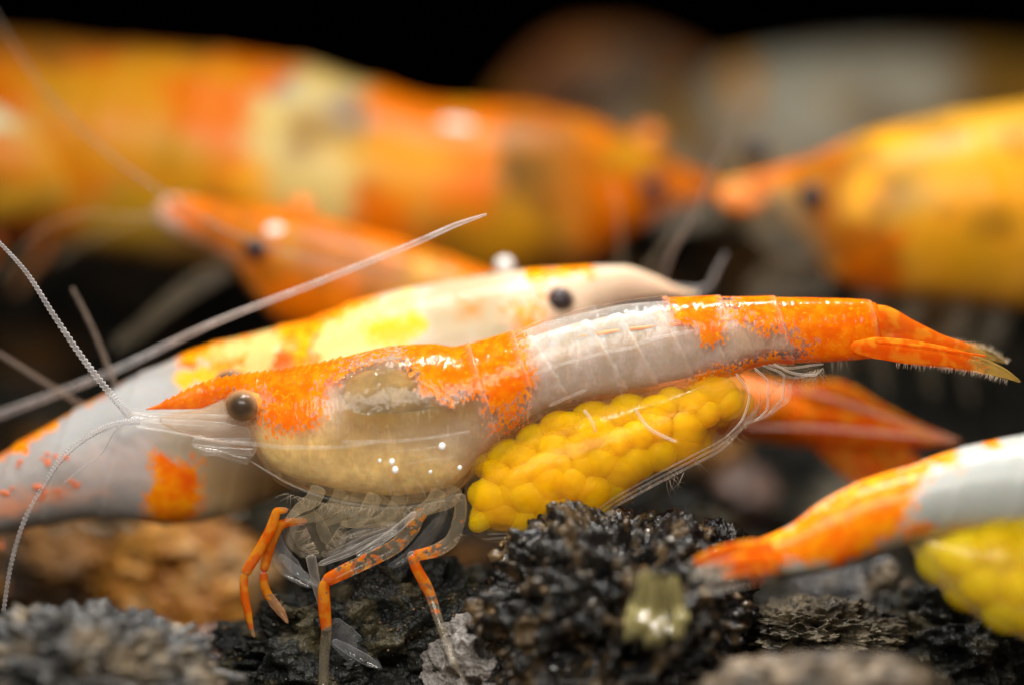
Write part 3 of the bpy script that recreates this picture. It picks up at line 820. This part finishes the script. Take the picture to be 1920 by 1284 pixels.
for k_, off in enumerate((0, 9, 18)):
    strand([(905+off,1010-off,-.04),(1060,1000-off,-.1),(1164,943-off,-.1),(1226,909-off,-.1),(1299,871-off,-.085),(1354,841-off,-.07),(1391+off*.4,803-off,-.055),(1420+off*.4,770-off,-.04)], 2.0 - .3*k_, name='pouch_rim')
# swimmerets under the tail
def pleopod(pts, hw, d, nset, L=16, side=1):
    o = px_tube('pleopod', pts, M['pouch'], A, hw, [3]*len(pts), d=d, n=16)
    r_ = px_tube('rib', pts, M['strand'], None, [2.2]*(len(pts)-1)+[1.0], d=d-0.012, n=6)
    set_parent(r_, A); r_.parent = o; r_.location = (0, 0, 0)
    return o
pleopod([(1415,690),(1440,720),(1440,760),(1415,790)], [8,20,22,3], -.05, 20)
pleopod([(1430,685),(1470,705),(1468,740),(1440,775)], [8,20,20,3], -.03, 20)
pleopod([(1450,682),(1490,700),(1525,703),(1543,690)], [6,16,13,2], -.04, 20)
pleopod([(1440,684),(1480,690),(1520,685),(1545,682)], [6,12,10,2], -.02, 20)
pleopod([(1380,700),(1405,740),(1395,780),(1360,820)], [8,22,22,3], -.06, 20)
pleopod([(1190,765),(1215,800),(1250,820),(1270,828)], [3,6,5,2], -.13, 6)
pleopod([(1095,768),(1110,790),(1118,812)], [3,5,1], -.145, 6)
strand([(1428,700,-.05),(1450,716,-.06),(1470,720,-.06)], 1.6, name='pleopod_line'); strand([(1460,700),(1490,708),(1530,698)], 2.0, d=-.06, name='pleopod_line'); strand([(1395,795),(1440,776),(1478,745),(1482,718)], 2.0, d=-.07, name='pleopod_line')
ro = edge_setae(rng, [(1165,945),(1226,912),(1299,875),(1354,845),(1391,807),(1440,778),(1478,748)], -.08, -1, 46, 20, 0.5, .3)
ro += edge_setae(rng, [(1400,800),(1300,876),(1250,900)], -.08, -1, 16, 30, 0.5, .4)
ro += edge_setae(rng, [(1490,702),(1545,690)], -.04, 1, 34, 34, 0.5, .3)
ro += edge_setae(rng, [(1550,676),(1590,674)], 0, 1, 8, 26, 0.1, .1)
setae('swimmeret_setae', ro, M['seta'], A, 0.8)

# mouthparts and legs
for (pts, hw, dd, m_) in (
    ([(560,950),(575,985),(590,1015),(600,1045)], [18,34,34,6], -.03, 'milky'),
    ([(610,945),(622,985),(625,1015),(618,1035)], [22,30,22,5], -.05, 'milky'),
    ([(540,975),(552,1005),(575,1030),(590,1040)], [10,20,18,4], 0.0, 'milky'),
    ([(515,1000),(520,1030),(545,1065),(585,1100)], [12,18,20,6], -.02, 'glassy'),
    ([(524,1040),(555,1068),(580,1086),(600,1098)], [6,9,8,3], -.04, 'glassy'),
    ([(700,940),(730,965),(760,975)], [20,26,10], -.05, 'milky'),
    ([(640,940),(680,958),(720,962)], [16,22,10], -.06, 'milky')):
    px_tube('maxilliped', pts, M[m_], A, hw, [5]*len(pts), d=dd, n=18)
for i in range(8):
    x0 = 590 + i * 36 + rng.uniform(-8, 8); y0 = float(np.interp(x0, [590, 660, 736, 810, 870], [925, 938, 942, 932, 920])); ln = rng.uniform(50, 85); dd = -.08 + .1 * (i % 3) / 3
    px_tube('leg_base', [(x0 + 12, y0 - 14, dd), (x0, y0 + 10, dd), (x0 - ln * .5, y0 + 32 + rng.uniform(-5, 8), dd), (x0 - ln, y0 + 48 + rng.uniform(-8, 12), dd)], M['leg_base'], A, [15, 15, 10, 4], [11, 11, 8, 4], n=16)
def leg(pts, r, mask, mat='leg_streak', d=0.0, name='leg', joints=(), sub=8):
    o = px_tube(name, pts, M[mat], A, r, d=d, n=14, seg=sub, mask=mask)
    for (x, y, rr) in joints:
        j = sphere_obj('joint', P(x, y, d), rr * K(d), M['clear'], None, (1.1, 1, 0.9), sub=2)
        j.parent = o                      # the leg's own origin lies at the world origin
    return o
leg([(540,955),(520,958),(514,972),(508,990),(485,1032),(462,1070),(459,1076)], [4,8,9,10,10,9.5,7], [.5,.8,.9,.9,.95,1,1], 'leg_orange', -.07, 'claw_leg')
leg([(459,1074),(457,1092),(459,1120),(465,1148),(472,1180),(477,1194)], [7,8,8,7,4,2], [1.2,1.2,1.1,1,.2,0], 'leg_orange', -.07, 'claw_leg', [(459,1076,7)])
leg([(575,976),(545,978),(526,984),(514,1004),(504,1030),(494,1072)], [5,8,9,9,10,8], [.5,.8,.9,.9,.95,1], 'leg_orange', -.03, 'claw_leg')
leg([(494,1072),(495,1092),(502,1112),(514,1130),(528,1148),(540,1168)], [7,8,8,9,8,2], [1.2,1.1,.6,.2,.1,0], 'leg_orange', -.03, 'claw_leg', [(493,1075,7)])
leg([(800,955),(785,968),(772,990),(745,1020),(700,1045),(655,1066),(616,1086),(610,1092)], [9,12,14,14,14,14,12,8], [.25,.5,.35,.35,.4,.5,.8,.9], 'leg_streak', -.10, 'walking_leg')
leg([(611,1088),(607,1105),(608,1135),(611,1168),(612,1182),(608,1230),(606,1290)], [9,11,12,11,10,9.5,9], [.8,.85,.75,.75,.4,.15,.05], 'leg_streak', -.10, 'walking_leg', [(612,1088,9),(612,1174,9)])
leg([(862,925),(864,950),(858,985),(846,1012),(815,1032),(775,1042)], [10,12,12,12,12,10], [.1,.2,.25,.3,.5,.6], 'leg_streak', -.12, 'walking_leg')
leg([(772,1040,-.12),(780,1062,-.12),(796,1092,-.12),(806,1112,-.12),(822,1160,-.14),(838,1205,-.17),(850,1240,-.19)], [9,10,11,10,8,7,6.5], [.7,.7,.65,.55,.25,.05,.0], 'leg_streak', -.12, 'walking_leg', [(773,1040,9),(806,1112,8)])
leg([(848,1236,-.19),(858,1254,-.19),(873,1280,-.2)], [6,4,1.5], [0]*3, 'leg_streak', -.19, 'walking_leg', [(849,1238,7)])
leg([(822,970),(795,1005),(762,1042),(728,1066),(712,1085),(698,1108)], [6,7,7,6,5,3], [0]*6, 'glassy', 0.05, 'walking_leg')
for (y0, y1, x1, dd) in ((982,1010,640,.0),(985,1022,625,.02),(990,1042,610,-.04),(996,1058,596,-.06)):
    leg([(745,y0),(700,y0+(y1-y0)*.25),(660,y0+(y1-y0)*.6),(x1,y1)], [6,7,7,5], [.1]*4, 'clear', dd, 'maxilliped')
leg([(582,1040),(588,1070),(594,1100),(604,1150)], [10,9,8,3], [0]*4, 'clear', -.06, 'walking_leg')
for (pts, r_, dd) in (([(835,950),(820,990),(790,1030),(752,1062)],[6,6,6,5],.08), ([(752,1060),(745,1100),(752,1150),(748,1190)],[5,5,4,2],.08), ([(700,960),(672,1000),(650,1035),(640,1060)],[6,6,5,4],.1), ([(640,1058),(650,1100),(660,1135)],[4,4,2],.1),
                     ([(560,965),(545,1010),(540,1050),(548,1090)],[6,6,5,3],.08), ([(780,960),(745,990),(700,1022),(668,1040)],[6,7,7,4],-.13)):
    leg(pts, r_, [.15]*len(pts), 'clear', dd, 'walking_leg')
px_tube('claw', [(624,1160),(640,1190),(670,1220),(716,1252)], M['glassy'], A, [10,26,26,3], [4,5,5,2], d=-.06, n=16)
px_tube('claw', [(624,1200),(650,1215),(685,1235),(714,1250)], M['glassy'], A, [5,9,10,3], [5,6,6,2], d=-.08, n=14)
ro = edge_setae(rng, [(765,1000),(740,1024),(700,1047),(655,1068)], -.11, -1, 50, 12, .3) + edge_setae(rng, [(770,968),(700,1000),(650,1010)], -.08, 1, 40, 12, .3)
ro += edge_setae(rng, [(864,1000),(850,1012)], -.11, -1, 12, 14, .3) + edge_setae(rng, [(510,1115),(530,1145)], -.03, -1, 14, 12, .2)
ro += edge_setae(rng, [(540,925),(620,945),(700,952),(780,950),(860,930)], -.1, 1, 150, 26, .6, .4) + edge_setae(rng, [(560,960),(600,1040)], -.05, 1, 40, 26, .5, .4) + edge_setae(rng, [(640,980),(600,1040)], -.05, -1, 40, 26, .5, .4)
setae('leg_setae', ro, M['seta'], A, 0.7)

# ------------------------------------------------------------------ the shrimp just behind it, facing right
B = thing('shrimp', 'banded shrimp just behind the nearest one, facing right, pale yellow saddle and clear tail half', 'shrimp', P(600, 950, .45), 'shrimp in the tank')
dB = ([-200, 1340], [0.28, 0.46])
SB = [(-160,960,1040,60),(-60,890,1010,75),(0,852,1000,84),(51,821,990,88),(137,771,975,92),(192,741,972,96),(240,711,975,98),(308,682,982,100),(356,658,980,100),(445,634,960,100),(514,616,930,100),(582,600,910,98),
      (679,563,880,98),(760,542,860,96),(842,527,830,92),(934,512,790,86),(1004,505,740,78),(1060,502,690,66),(1100,500,640,48),(1130,499,600,30),(1167,499,570,20),(1221,515,560,12),(1275,540,556,6),(1310,550,556,2)]
OB = [([(330,640),(500,600),(545,598),(470,625),(420,650),(395,672),(375,690),(345,680)],14), ([(520,590),(640,560),(700,535),(730,535),(690,570),(645,595),(604,612),(600,700),(522,700)],16),
      ([(-100,880),(60,800),(230,700),(235,712),(60,835),(-100,910)],9), ([(298,850),(380,862),(388,930),(365,985),(268,985),(290,920)],24), ([(395,672),(460,668),(470,690),(400,700)],20),
      ([(985,496),(1120,496),(1110,515),(1060,528),(990,530)],10), ([(960,590),(1010,560),(1020,620),(960,640)],40)]
YB = [([(690,630),(700,600),(780,590),(800,610),(770,640),(700,645)],20), ([(338,700),(400,690),(440,690),(440,720),(345,720)],16)]
CB = [([(-200,700),(330,660),(300,850),(280,1000),(-200,1100)],40,(0.35,0.315,0.30)), ([(100,760),(330,670),(340,760),(100,860)],30,(0.38,0.38,0.38)), ([(395,640),(530,600),(530,720),(395,720)],14,(0.62,0.45,0.16)),
      ([(598,600),(700,570),(770,545),(800,590),(795,620),(760,650),(598,700)],12,(0.70,0.54,0.20)), ([(800,520),(950,500),(950,640),(810,640)],20,(0.42,0.35,0.22)), ([(860,560),(905,560),(905,600),(860,600)],18,(0.45,0.22,0.06)),
      ([(940,500),(1320,490),(1320,600),(980,700)],26,(0.62,0.46,0.33)), ([(-50,960),(60,920),(210,900),(210,920),(60,950),(-50,1000)],18,(0.75,0.35,0.22)), ([(380,860),(560,860),(560,960),(380,980)],50,(0.50,0.34,0.17)),
      ([(160,850),(300,820),(290,900),(150,930)],26,(0.52,0.44,0.42))]
EB = [640, 590, 520, 395, 262, 137, 30]
bb = link('body', body_mesh('body', SB, 0.4, 380, 84, 0, EB, 3.5, -0.3, base=(0.5, 0.42, 0.32), cols=CB, warp=6, orange=OB, yellow=YB, depth=dB, edge_pale=0.0), M['body']); set_parent(bb, B)
make_eye(B, 1050, 562, 0.335, 26, M['eye_far'], stalk=(1020, 560))
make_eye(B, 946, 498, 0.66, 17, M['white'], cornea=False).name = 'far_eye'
sprng = random.Random(5)
# red chromatophore dots on the clear tail half
for i in range(80):
    x = sprng.uniform(-10, 235); t_ = np.interp(x, [0,51,137,192,240],[852,821,771,741,711]); y = t_ + sprng.uniform(30, 175) * (0.55 if x > 150 else 1)
    v = (y - (t_ + 975) / 2) / ((975 - t_) / 2); dd = np.interp(x, dB[0], dB[1]) - 92 * K(.35) * math.sqrt(max(0.02, 1 - v * v)) - .002
    sphere_obj('red_dot', P(x, y, dd), sprng.uniform(3, 8) * K(.35), M['red_dot'], B, (1.2, .16, .8), sub=2)
for (pts, hw) in (([(50,975),(75,965),(105,955),(120,985),(85,1000)], [8,22,26,20,5]), ([(130,950),(160,970),(190,985),(215,1000)], [16,26,22,5]), ([(215,960),(245,985),(255,1000)], [16,20,5]), ([(420,940),(450,960),(470,965)],[20,20,5])):
    px_tube('pleopod', pts, M['milky'], B, hw, [6]*len(pts), d=.3, n=16)
px_tube('antennal_scale', [(1120,545),(1180,545),(1240,548),(1290,552)], M['milky'], B, [18,18,14,3], [4]*4, d=.46, n=14)
def flagB(*a, **k): return flag(*a, parent=B, **k)
flagB([(1240,530),(1262,470),(1305,400),(1340,310),(1375,220),(1420,150)], 5, 1.8, .62, 'bead_brown', 60)
flagB([(1150,520),(1165,480),(1160,400),(1145,340)], 6, 4, .9, 'milky', 0)
flagB([(1250,540),(1300,545),(1325,540),(1345,505),(1360,475)], 5, 3, .6, 'bead', 40)
flagB([(1200,525),(1240,470),(1270,430)], 5, 4, .9, 'milky', 0)
flagB([(1180,530,.62),(980,545,.78),(820,530,.72),(650,495,.64),(560,478,.6),(420,430,.6),(310,365,.6),(200,285,.62),(100,190,.66),(10,60,.7),(-30,-10,.7)], 4.5, 2.2, 0, 'bead_brown', 100)

# ------------------------------------------------------------------ deep orange shrimp further back, facing left; its tail shows at the right
Cc = thing('shrimp', 'deep orange blurred shrimp facing left, its red tail fan showing behind the egg pouch', 'shrimp', P(800, 900, .9), 'shrimp in the tank')
dC = ([280, 900, 1500], [0.95, 0.95, 0.62])
SC = [(285,398,402,4),(300,380,420,16),(330,366,440,30),(380,372,462,44),(430,380,492,56),(470,384,545,70),(520,390,600,84),(580,400,625,92),(660,425,650,96),(760,455,680,96),(850,485,705,94),(950,525,735,90),(1050,570,765,84),(1150,615,790,78),(1250,655,808,70),(1350,690,822,60),(1430,710,828,52),(1500,728,836,42),(1540,742,836,30),(1560,760,820,12)]
OC = [([(310,390),(360,350),(1600,300),(1600,900),(560,900),(500,560),(430,470),(380,450)],30)]
bc = link('body', body_mesh('body', SC, 0.9, 300, 72, 0, [760, 860, 960, 1070, 1200, 1330, 1480], 4, 0.3, base=(0.60, 0.38, 0.25), cols=[([(300,360),(340,350),(340,420),(300,430)],20,(0.8,0.6,0.5)),([(440,500),(560,480),(560,640),(440,600)],30,(0.85,0.32,0.05))], orange=OC, depth=dC), M['far_body']); set_parent(bc, Cc)
make_eye(Cc, 480, 464, 0.80, 22, M['eye_far'], cornea=False)
make_eye(Cc, 565, 388, 1.08, 24, M['socket'], cornea=False).name = 'far_eye'
sphere_obj('painted_glint', P(516, 440, 0.84), 24*K(.8), M['white'], Cc, (1, .35, .8), sub=3)  # white oval added as a painted glint of light on the head
px_tube('antennal_scale', [(430,500),(390,520),(330,560),(270,610),(215,650)], M['milky'], Cc, [22,22,18,14,8], [6]*5, d=.92, n=14)
flag([(310,400),(270,408),(200,435),(140,465),(100,490)], 7, 4, 1.15, 'milky', 0, parent=Cc)
flag([(300,410),(180,400),(80,430),(30,480),(0,530)], 4, 3, .75, 'milky', 0, parent=Cc)
for (pts, hw, ry, nm) in (([(1470,760),(1560,762),(1640,790),(1720,815),(1800,830)],[40,50,36,20,4],[10,8,6,4,2],'uropod'), ([(1480,790),(1560,800),(1640,812),(1720,822),(1780,826)],[26,30,26,18,6],[10,8,6,4,2],'telson'),
                      ([(1500,800),(1560,830),(1600,860),(1640,900),(1670,940)],[20,34,38,34,20],[8,6,5,4,2],'uropod'), ([(1560,800),(1640,840),(1700,880),(1740,920)],[24,32,30,14],[8,6,4,2],'uropod')):
    px_tube(nm, pts, M['leg_orange'], Cc, hw, ry, d=.58 if nm == 'uropod' else .52, n=18, mask=[1.3]*len(pts))
px_tube('tail_rib', [(1440,722),(1520,735),(1600,760),(1700,795),(1800,826)], M['bead_pink'], Cc, [3.5,4,4,3.5,2], d=.47, n=10, beads=70)
px_tube('tail_rib', [(1400,800),(1500,800),(1620,808),(1700,815),(1790,826)], M['bead_pink'], Cc, [3,3.5,4,4,2], d=.46, n=10, beads=60)

# ------------------------------------------------------------------ large shrimp in the upper left, facing right
E = thing('shrimp', 'large blurred orange shrimp across the upper left, facing right, pale yellow saddle', 'shrimp', P(600, 560, 1.6), 'shrimp in the tank')
SE = [(-260,90,420,90),(-100,66,430,130),(0,60,440,150),(200,80,470,165),(400,96,500,170),(560,118,520,170),(700,158,530,165),(820,190,530,155),(960,197,525,140),(1080,216,505,110),(1140,240,470,80),(1190,262,430,54),(1240,290,400,34),(1290,318,380,20),(1340,340,360,8),(1362,346,354,3)]
OE = [([(-300,0),(560,60),(560,150),(480,190),(470,300),(420,420),(250,330),(160,420),(-300,600)],40), ([(700,120),(1400,150),(1400,500),(1080,560),(640,560),(660,420),(690,320)],30)]
YE = [([(280,300),(420,240),(500,320),(560,450),(420,400),(330,360)],40), ([(960,195),(1040,210),(1040,280),(950,280)],30)]
CE = [([(930,280),(1030,290),(1030,390),(940,400)],40,(0.03,0.014,0.004)), ([(820,330),(930,280),(940,440),(820,480)],50,(0.36,0.16,0.01)), ([(760,420),(1060,380),(1080,520),(760,540)],50,(0.30,0.13,0.01)), ([(-200,40),(420,60),(420,130),(-200,140)],40,(0.34,0.12,0.01)), ([(240,330),(360,330),(330,460),(150,460)],40,(0.45,0.27,0.02)), ([(470,200),(560,120),(700,170),(690,330),(640,520),(520,520),(470,330)],55,(0.62,0.47,0.16)), ([(500,130),(560,130),(570,190),(500,190)],20,(0.28,0.28,0.24)), ([(590,180),(690,190),(695,260),(640,240)],16,(0.30,0.30,0.27)), ([(1150,390),(1250,380),(1250,460),(1100,490)],24,(0.6,0.5,0.38))]  # the dark band along the top edge is shade painted into the colour
be = link('body', body_mesh('body', SE, 1.6, 260, 72, 0, [700, 560, 400, 240, 80], 5, -0.3, base=(0.55, 0.32, 0.08), cols=CE, warp=9, cuts=[([(925,275),(1035,285),(1035,395),(935,405)],45), ([(800,400),(1060,380),(1080,520),(760,540)],60), ([(-200,30),(420,50),(420,115),(-200,120)],40)], orange=OE, yellow=YE), M['far_body']); set_parent(be, E)
make_eye(E, 1222, 352, 1.50, 26, M['eye_far'], cornea=False); make_eye(E, 1216, 262, 1.70, 30, M['socket'], cornea=False).name = 'far_eye'
px_tube('antennal_scale', [(1210,410),(1260,402),(1310,400),(1350,405)], M['milky'], E, [26,30,26,8], [8]*4, d=1.55, n=14)
sphere_obj('painted_glint', P(850, 245, 1.405), 40*K(1.4), M['white'], E, (1.1, .2, .5), sub=3)  # flat white oval imitating a specular highlight on the back
for (x, y) in ((760,540),(860,545),(960,540),(1060,520)):
    px_tube('leg', [(x,y-40),(x+20,y+40),(x+60,y+110),(x+40,y+190)], M['leg_orange'], E, [14,12,9,5], d=1.6, n=10, mask=[.8,.8,.5,.3])

# ------------------------------------------------------------------ amber shrimp at the right, facing left
F_ = thing('shrimp', 'amber orange blurred shrimp at the right edge, facing left above the nearest tail', 'shrimp', P(1700, 600, 1.2), 'shrimp in the tank')
SF = [(1345,345,352,3),(1365,338,362,9),(1400,330,370,16),(1440,320,385,24),(1480,308,420,40),(1520,294,470,70),(1560,277,520,100),(1650,242,550,135),(1750,220,560,155),(1850,202,570,165),(1960,192,580,170),(2100,195,580,160),(2260,230,540,110)]
OF = [([(1330,320),(1560,240),(1600,260),(1560,340),(1560,420),(1680,440),(1680,540),(1600,540),(1540,480),(1530,330),(1420,372),(1340,420)],22)]
YF = [([(1620,240),(1700,215),(1720,300),(1640,290)],40), ([(1750,330),(1850,300),(1990,300),(1990,420),(1760,520),(1700,460)],60), ([(1600,300),(1650,290),(1650,400),(1600,400)],30)]
CF = [([(1380,380),(1540,350),(1545,520),(1400,560)],30,(0.62,0.48,0.27)), ([(1640,320),(1730,320),(1730,420),(1640,420)],50,(0.42,0.24,0.04))]
bf = link('body', body_mesh('body', SF, 1.2, 240, 72, 0, [1800, 1950, 2100], 5, 0.3, base=(0.80, 0.38, 0.03), cols=CF, warp=8, orange=OF, yellow=YF), M['far_body']); set_parent(bf, F_)
make_eye(F_, 1522, 368, 1.06, 24, M['eye_far'], cornea=False); make_eye(F_, 1418, 288, 1.38, 24, M['eye_far'], cornea=False).name = 'far_eye'
px_tube('rostrum_keel', [(1345,365),(1375,372),(1410,375),(1440,360)], M['socket'], F_, [10,26,24,8], [8]*4, d=1.18, n=14)
px_tube('antennal_scale', [(1540,440),(1490,430),(1440,425),(1400,430)], M['milky'], F_, [60,66,50,10], [10]*4, d=1.15, n=16)
px_tube('head_plate', [(1560,520),(1500,520),(1450,530),(1400,560)], M['milky'], F_, [40,44,36,14], [10]*4, d=1.2, n=16)
for (x, y) in ((1640,560),(1720,570),(1810,580),(1880,590)):
    px_tube('leg', [(x,y-30),(x-20,y+40),(x-70,y+80),(x-60,y+170)], M['milky'], F_, [22,18,12,6], d=1.2, n=10)

# ------------------------------------------------------------------ pale shrimp far back at the top right
H = thing('shrimp', 'pale grey shrimp with a yellow stripe, dim and far back at the top right', 'shrimp', P(1600, 420, 3.4), 'shrimp in the tank')
SH = [(1060,330,350,10),(1130,250,380,50),(1250,170,400,90),(1380,118,420,120),(1500,96,430,130),(1620,86,430,130),(1760,84,430,125),(1900,90,430,120),(2080,110,420,90)]
CH = [([(1780,0),(2200,0),(2200,500),(1760,500)],60,(0.25,0.13,0.02)), ([(1230,60),(1330,60),(1330,300),(1230,300)],60,(0.20,0.16,0.09))]
bh = link('body', body_mesh('body', SH, 3.4, 160, 56, 0, [1380, 1560, 1720], 4, 0.2, base=(0.50, 0.48, 0.38), cols=CH, yellow=[([(1355,60),(1415,60),(1400,220),(1375,220)],20)]), M['far_body']); set_parent(bh, H)
px_tube('leg', [(1500,400),(1480,470),(1440,540)], M['milky'], H, [20,18,10], d=3.3, n=10)
px_tube('leg', [(1650,400),(1640,480),(1600,550)], M['milky'], H, [20,18,10], d=3.3, n=10)
# dim rusty shrimp far back at the top centre
I_ = thing('shrimp', 'dim rusty brown shrimp far back at the top centre, nearly lost in the dark', 'shrimp', P(1050, 300, 3.9), 'shrimp in the tank')
SI = [(930,190,210,8),(980,130,260,40),(1030,86,300,70),(1100,66,320,80),(1180,66,320,75),(1260,90,310,60),(1340,130,280,30)]
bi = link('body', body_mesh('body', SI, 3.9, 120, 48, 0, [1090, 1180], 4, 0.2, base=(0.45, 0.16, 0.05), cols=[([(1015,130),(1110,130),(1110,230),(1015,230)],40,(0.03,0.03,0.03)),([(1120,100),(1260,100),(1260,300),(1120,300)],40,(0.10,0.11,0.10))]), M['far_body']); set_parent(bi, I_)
make_eye(I_, 1060, 195, 3.6, 32, M['eye_far'], cornea=False)
# shrimp entering from the left edge
J = thing('shrimp', 'orange shrimp cut off by the left edge, a pale greenish highlight painted on its back', 'shrimp', P(0, 460, 1.4), 'shrimp in the tank')
SJ = [(-420,160,420,60),(-300,150,440,100),(-150,165,430,110),(-50,172,425,108),(40,190,415,98),(110,230,400,80),(170,280,390,54),(215,320,385,28),(250,350,375,8)]
bj = link('body', body_mesh('body', SJ, 1.45, 140, 56, 0, [-150, -30, 90], 4, 0.3, base=(0.60, 0.34, 0.06), cols=[([(-60,180),(80,180),(90,245),(0,265),(-60,260)],24,(0.70,0.70,0.45))], orange=[([(-400,255),(120,255),(180,330),(100,350),(-400,340)],30)]), M['far_body']); set_parent(bj, J)  # the pale green-white area is a highlight painted into the colour
for (x, y) in ((-40,410),(60,400)):
    px_tube('leg', [(x,y-20),(x+30,y+50),(x-10,y+110),(x-30,y+150)], M['leg_orange'], J, [16,12,9,5], d=1.5, n=10, mask=[.6,.5,.4,.3])

# ------------------------------------------------------------------ shrimp at the lower right, tail towards us
Kk = thing('shrimp', 'blurred shrimp at the lower right edge, orange tail pointing left, grey back, yellow eggs', 'shrimp', P(1850, 1150, -.4), 'shrimp in the tank')
SK = [(1392,1030,1056,6),(1400,1020,1064,14),(1425,1010,1070,24),(1480,985,1076,36),(1540,940,1070,50),(1600,908,1052,60),(1660,886,1030,68),(1720,868,1010,76),(1780,846,1000,86),(1850,828,1000,100),(1920,815,1000,110),(2000,812,1000,112),(2150,830,1000,100),(2300,870,980,60)]
OK_ = [([(1300,1020),(1480,980),(1600,890),(1760,850),(1735,890),(1700,935),(1690,980),(1640,1030),(1560,1060),(1480,1050),(1440,1062),(1400,1046),(1360,1050),(1330,1040)],22), ([(1740,842),(1790,838),(1795,870),(1740,880)],16), ([(1842,815),(1872,812),(1872,836),(1845,838)],12), ([(1680,985),(1740,975),(1740,1000),(1690,1005)],16)]
bk = link('body', body_mesh('body', SK, 0.42, 240, 72, 0, [1920, 1800, 1730, 1600], 2, -0.3, base=(0.44, 0.46, 0.44), cols=[([(1290,1030),(1480,1050),(1480,1110),(1290,1110)],24,(0.55,0.48,0.38)), ([(1690,985),(2200,950),(2200,1010),(1690,1010)],20,(0.62,0.5,0.4))], orange=OK_, depth=([1300, 1920], [-0.42, -0.35])), M['body']); set_parent(bk, Kk)
SP = [(1690,990,1000,8),(1720,985,1050,40),(1760,980,1100,64),(1820,975,1150,86),(1880,970,1180,96),(1960,965,1210,100),(2060,960,1210,90),(2160,960,1160,50)]
pk = link('egg_pouch', body_mesh('egg_pouch', SP, -0.36, 120, 56), mat_clear('pale_pouch', (0.9, 0.78, 0.35), 0.3, 0.2, 1.35)); set_parent(pk, Kk)
kc = link('egg_mass', body_mesh('egg_mass', [(1735,1010,1030,10),(1780,1000,1080,44),(1830,985,1130,66),(1900,980,1165,78),(1980,980,1180,80),(2060,985,1170,60),(2120,1000,1120,20)], -0.36, 80, 48), mat_simple('lemon_yolk', (1.0, 0.64, 0.006), .4, 1.0, 9, .12)); set_parent(kc, Kk)
for (x, y, dd) in ((1810,1040,.34),(1930,1000,.34),(1880,985,.36),(1840,1010,.38),(1870,1030,.33),(1930,1040,.33),(1850,1090,.34),(1910,1095,.33),(1890,1140,.36),(1950,1150,.35),(1770,1050,.40),(1820,1100,.40),(1960,1080,.4),(2010,1060,.38),(2000,1130,.38)):
    sphere_obj('egg', P(x, y, dd - .78), K(-.4), mat_egg('lemon_egg', .35, (1.0,0.60,.004), (1.0,.68,.008), (1.0,.54,.004)) if 'lemon_egg' not in bpy.data.materials else bpy.data.materials['lemon_egg'], Kk, (54, 46, 48), sub=3)
for (pts, hw, mk_, nm, dd) in (([(1450,1036),(1410,1036),(1360,1040),(1318,1048),(1286,1058)], [22,26,20,12,3], [1.3,1.3,1.2,.9,.1], 'telson', -.45),
                      ([(1460,1052),(1420,1056),(1370,1062),(1325,1072),(1290,1084)], [16,22,20,14,3], [1.2,1.0,.6,.2,0], 'uropod', -.48), ([(1470,1060),(1430,1074),(1380,1088),(1335,1100),(1305,1112)], [12,18,16,12,3], [.7,.4,.1,0,0], 'uropod', -.42),
                      ([(1450,1044),(1400,1054),(1350,1066),(1300,1070)], [14,20,18,3], [1.2,.8,.3,0], 'uropod', -.38)):
    px_tube(nm, pts, M['fan_pale'], Kk, hw, [9,8,6,4,2][:len(pts)], d=dd, n=16, mask=mk_)

# ------------------------------------------------------------------ loose long antenna of a shrimp outside the frame
an = px_tube('antenna', [(-200,850,.55),(0,776,.42),(200,700,.30),(400,606,.2),(600,528,.12),(780,455,.05),(860,420,.0),(912,402,-.02)], M['bead'], None, [6.5,6.5,6.5,6,5.5,4.8,4,1.8], n=10, beads=130, bead_amp=.45)
an['label'] = 'long pale antenna reaching in from the left edge across the deep orange shrimp'
an['category'] = 'antenna'
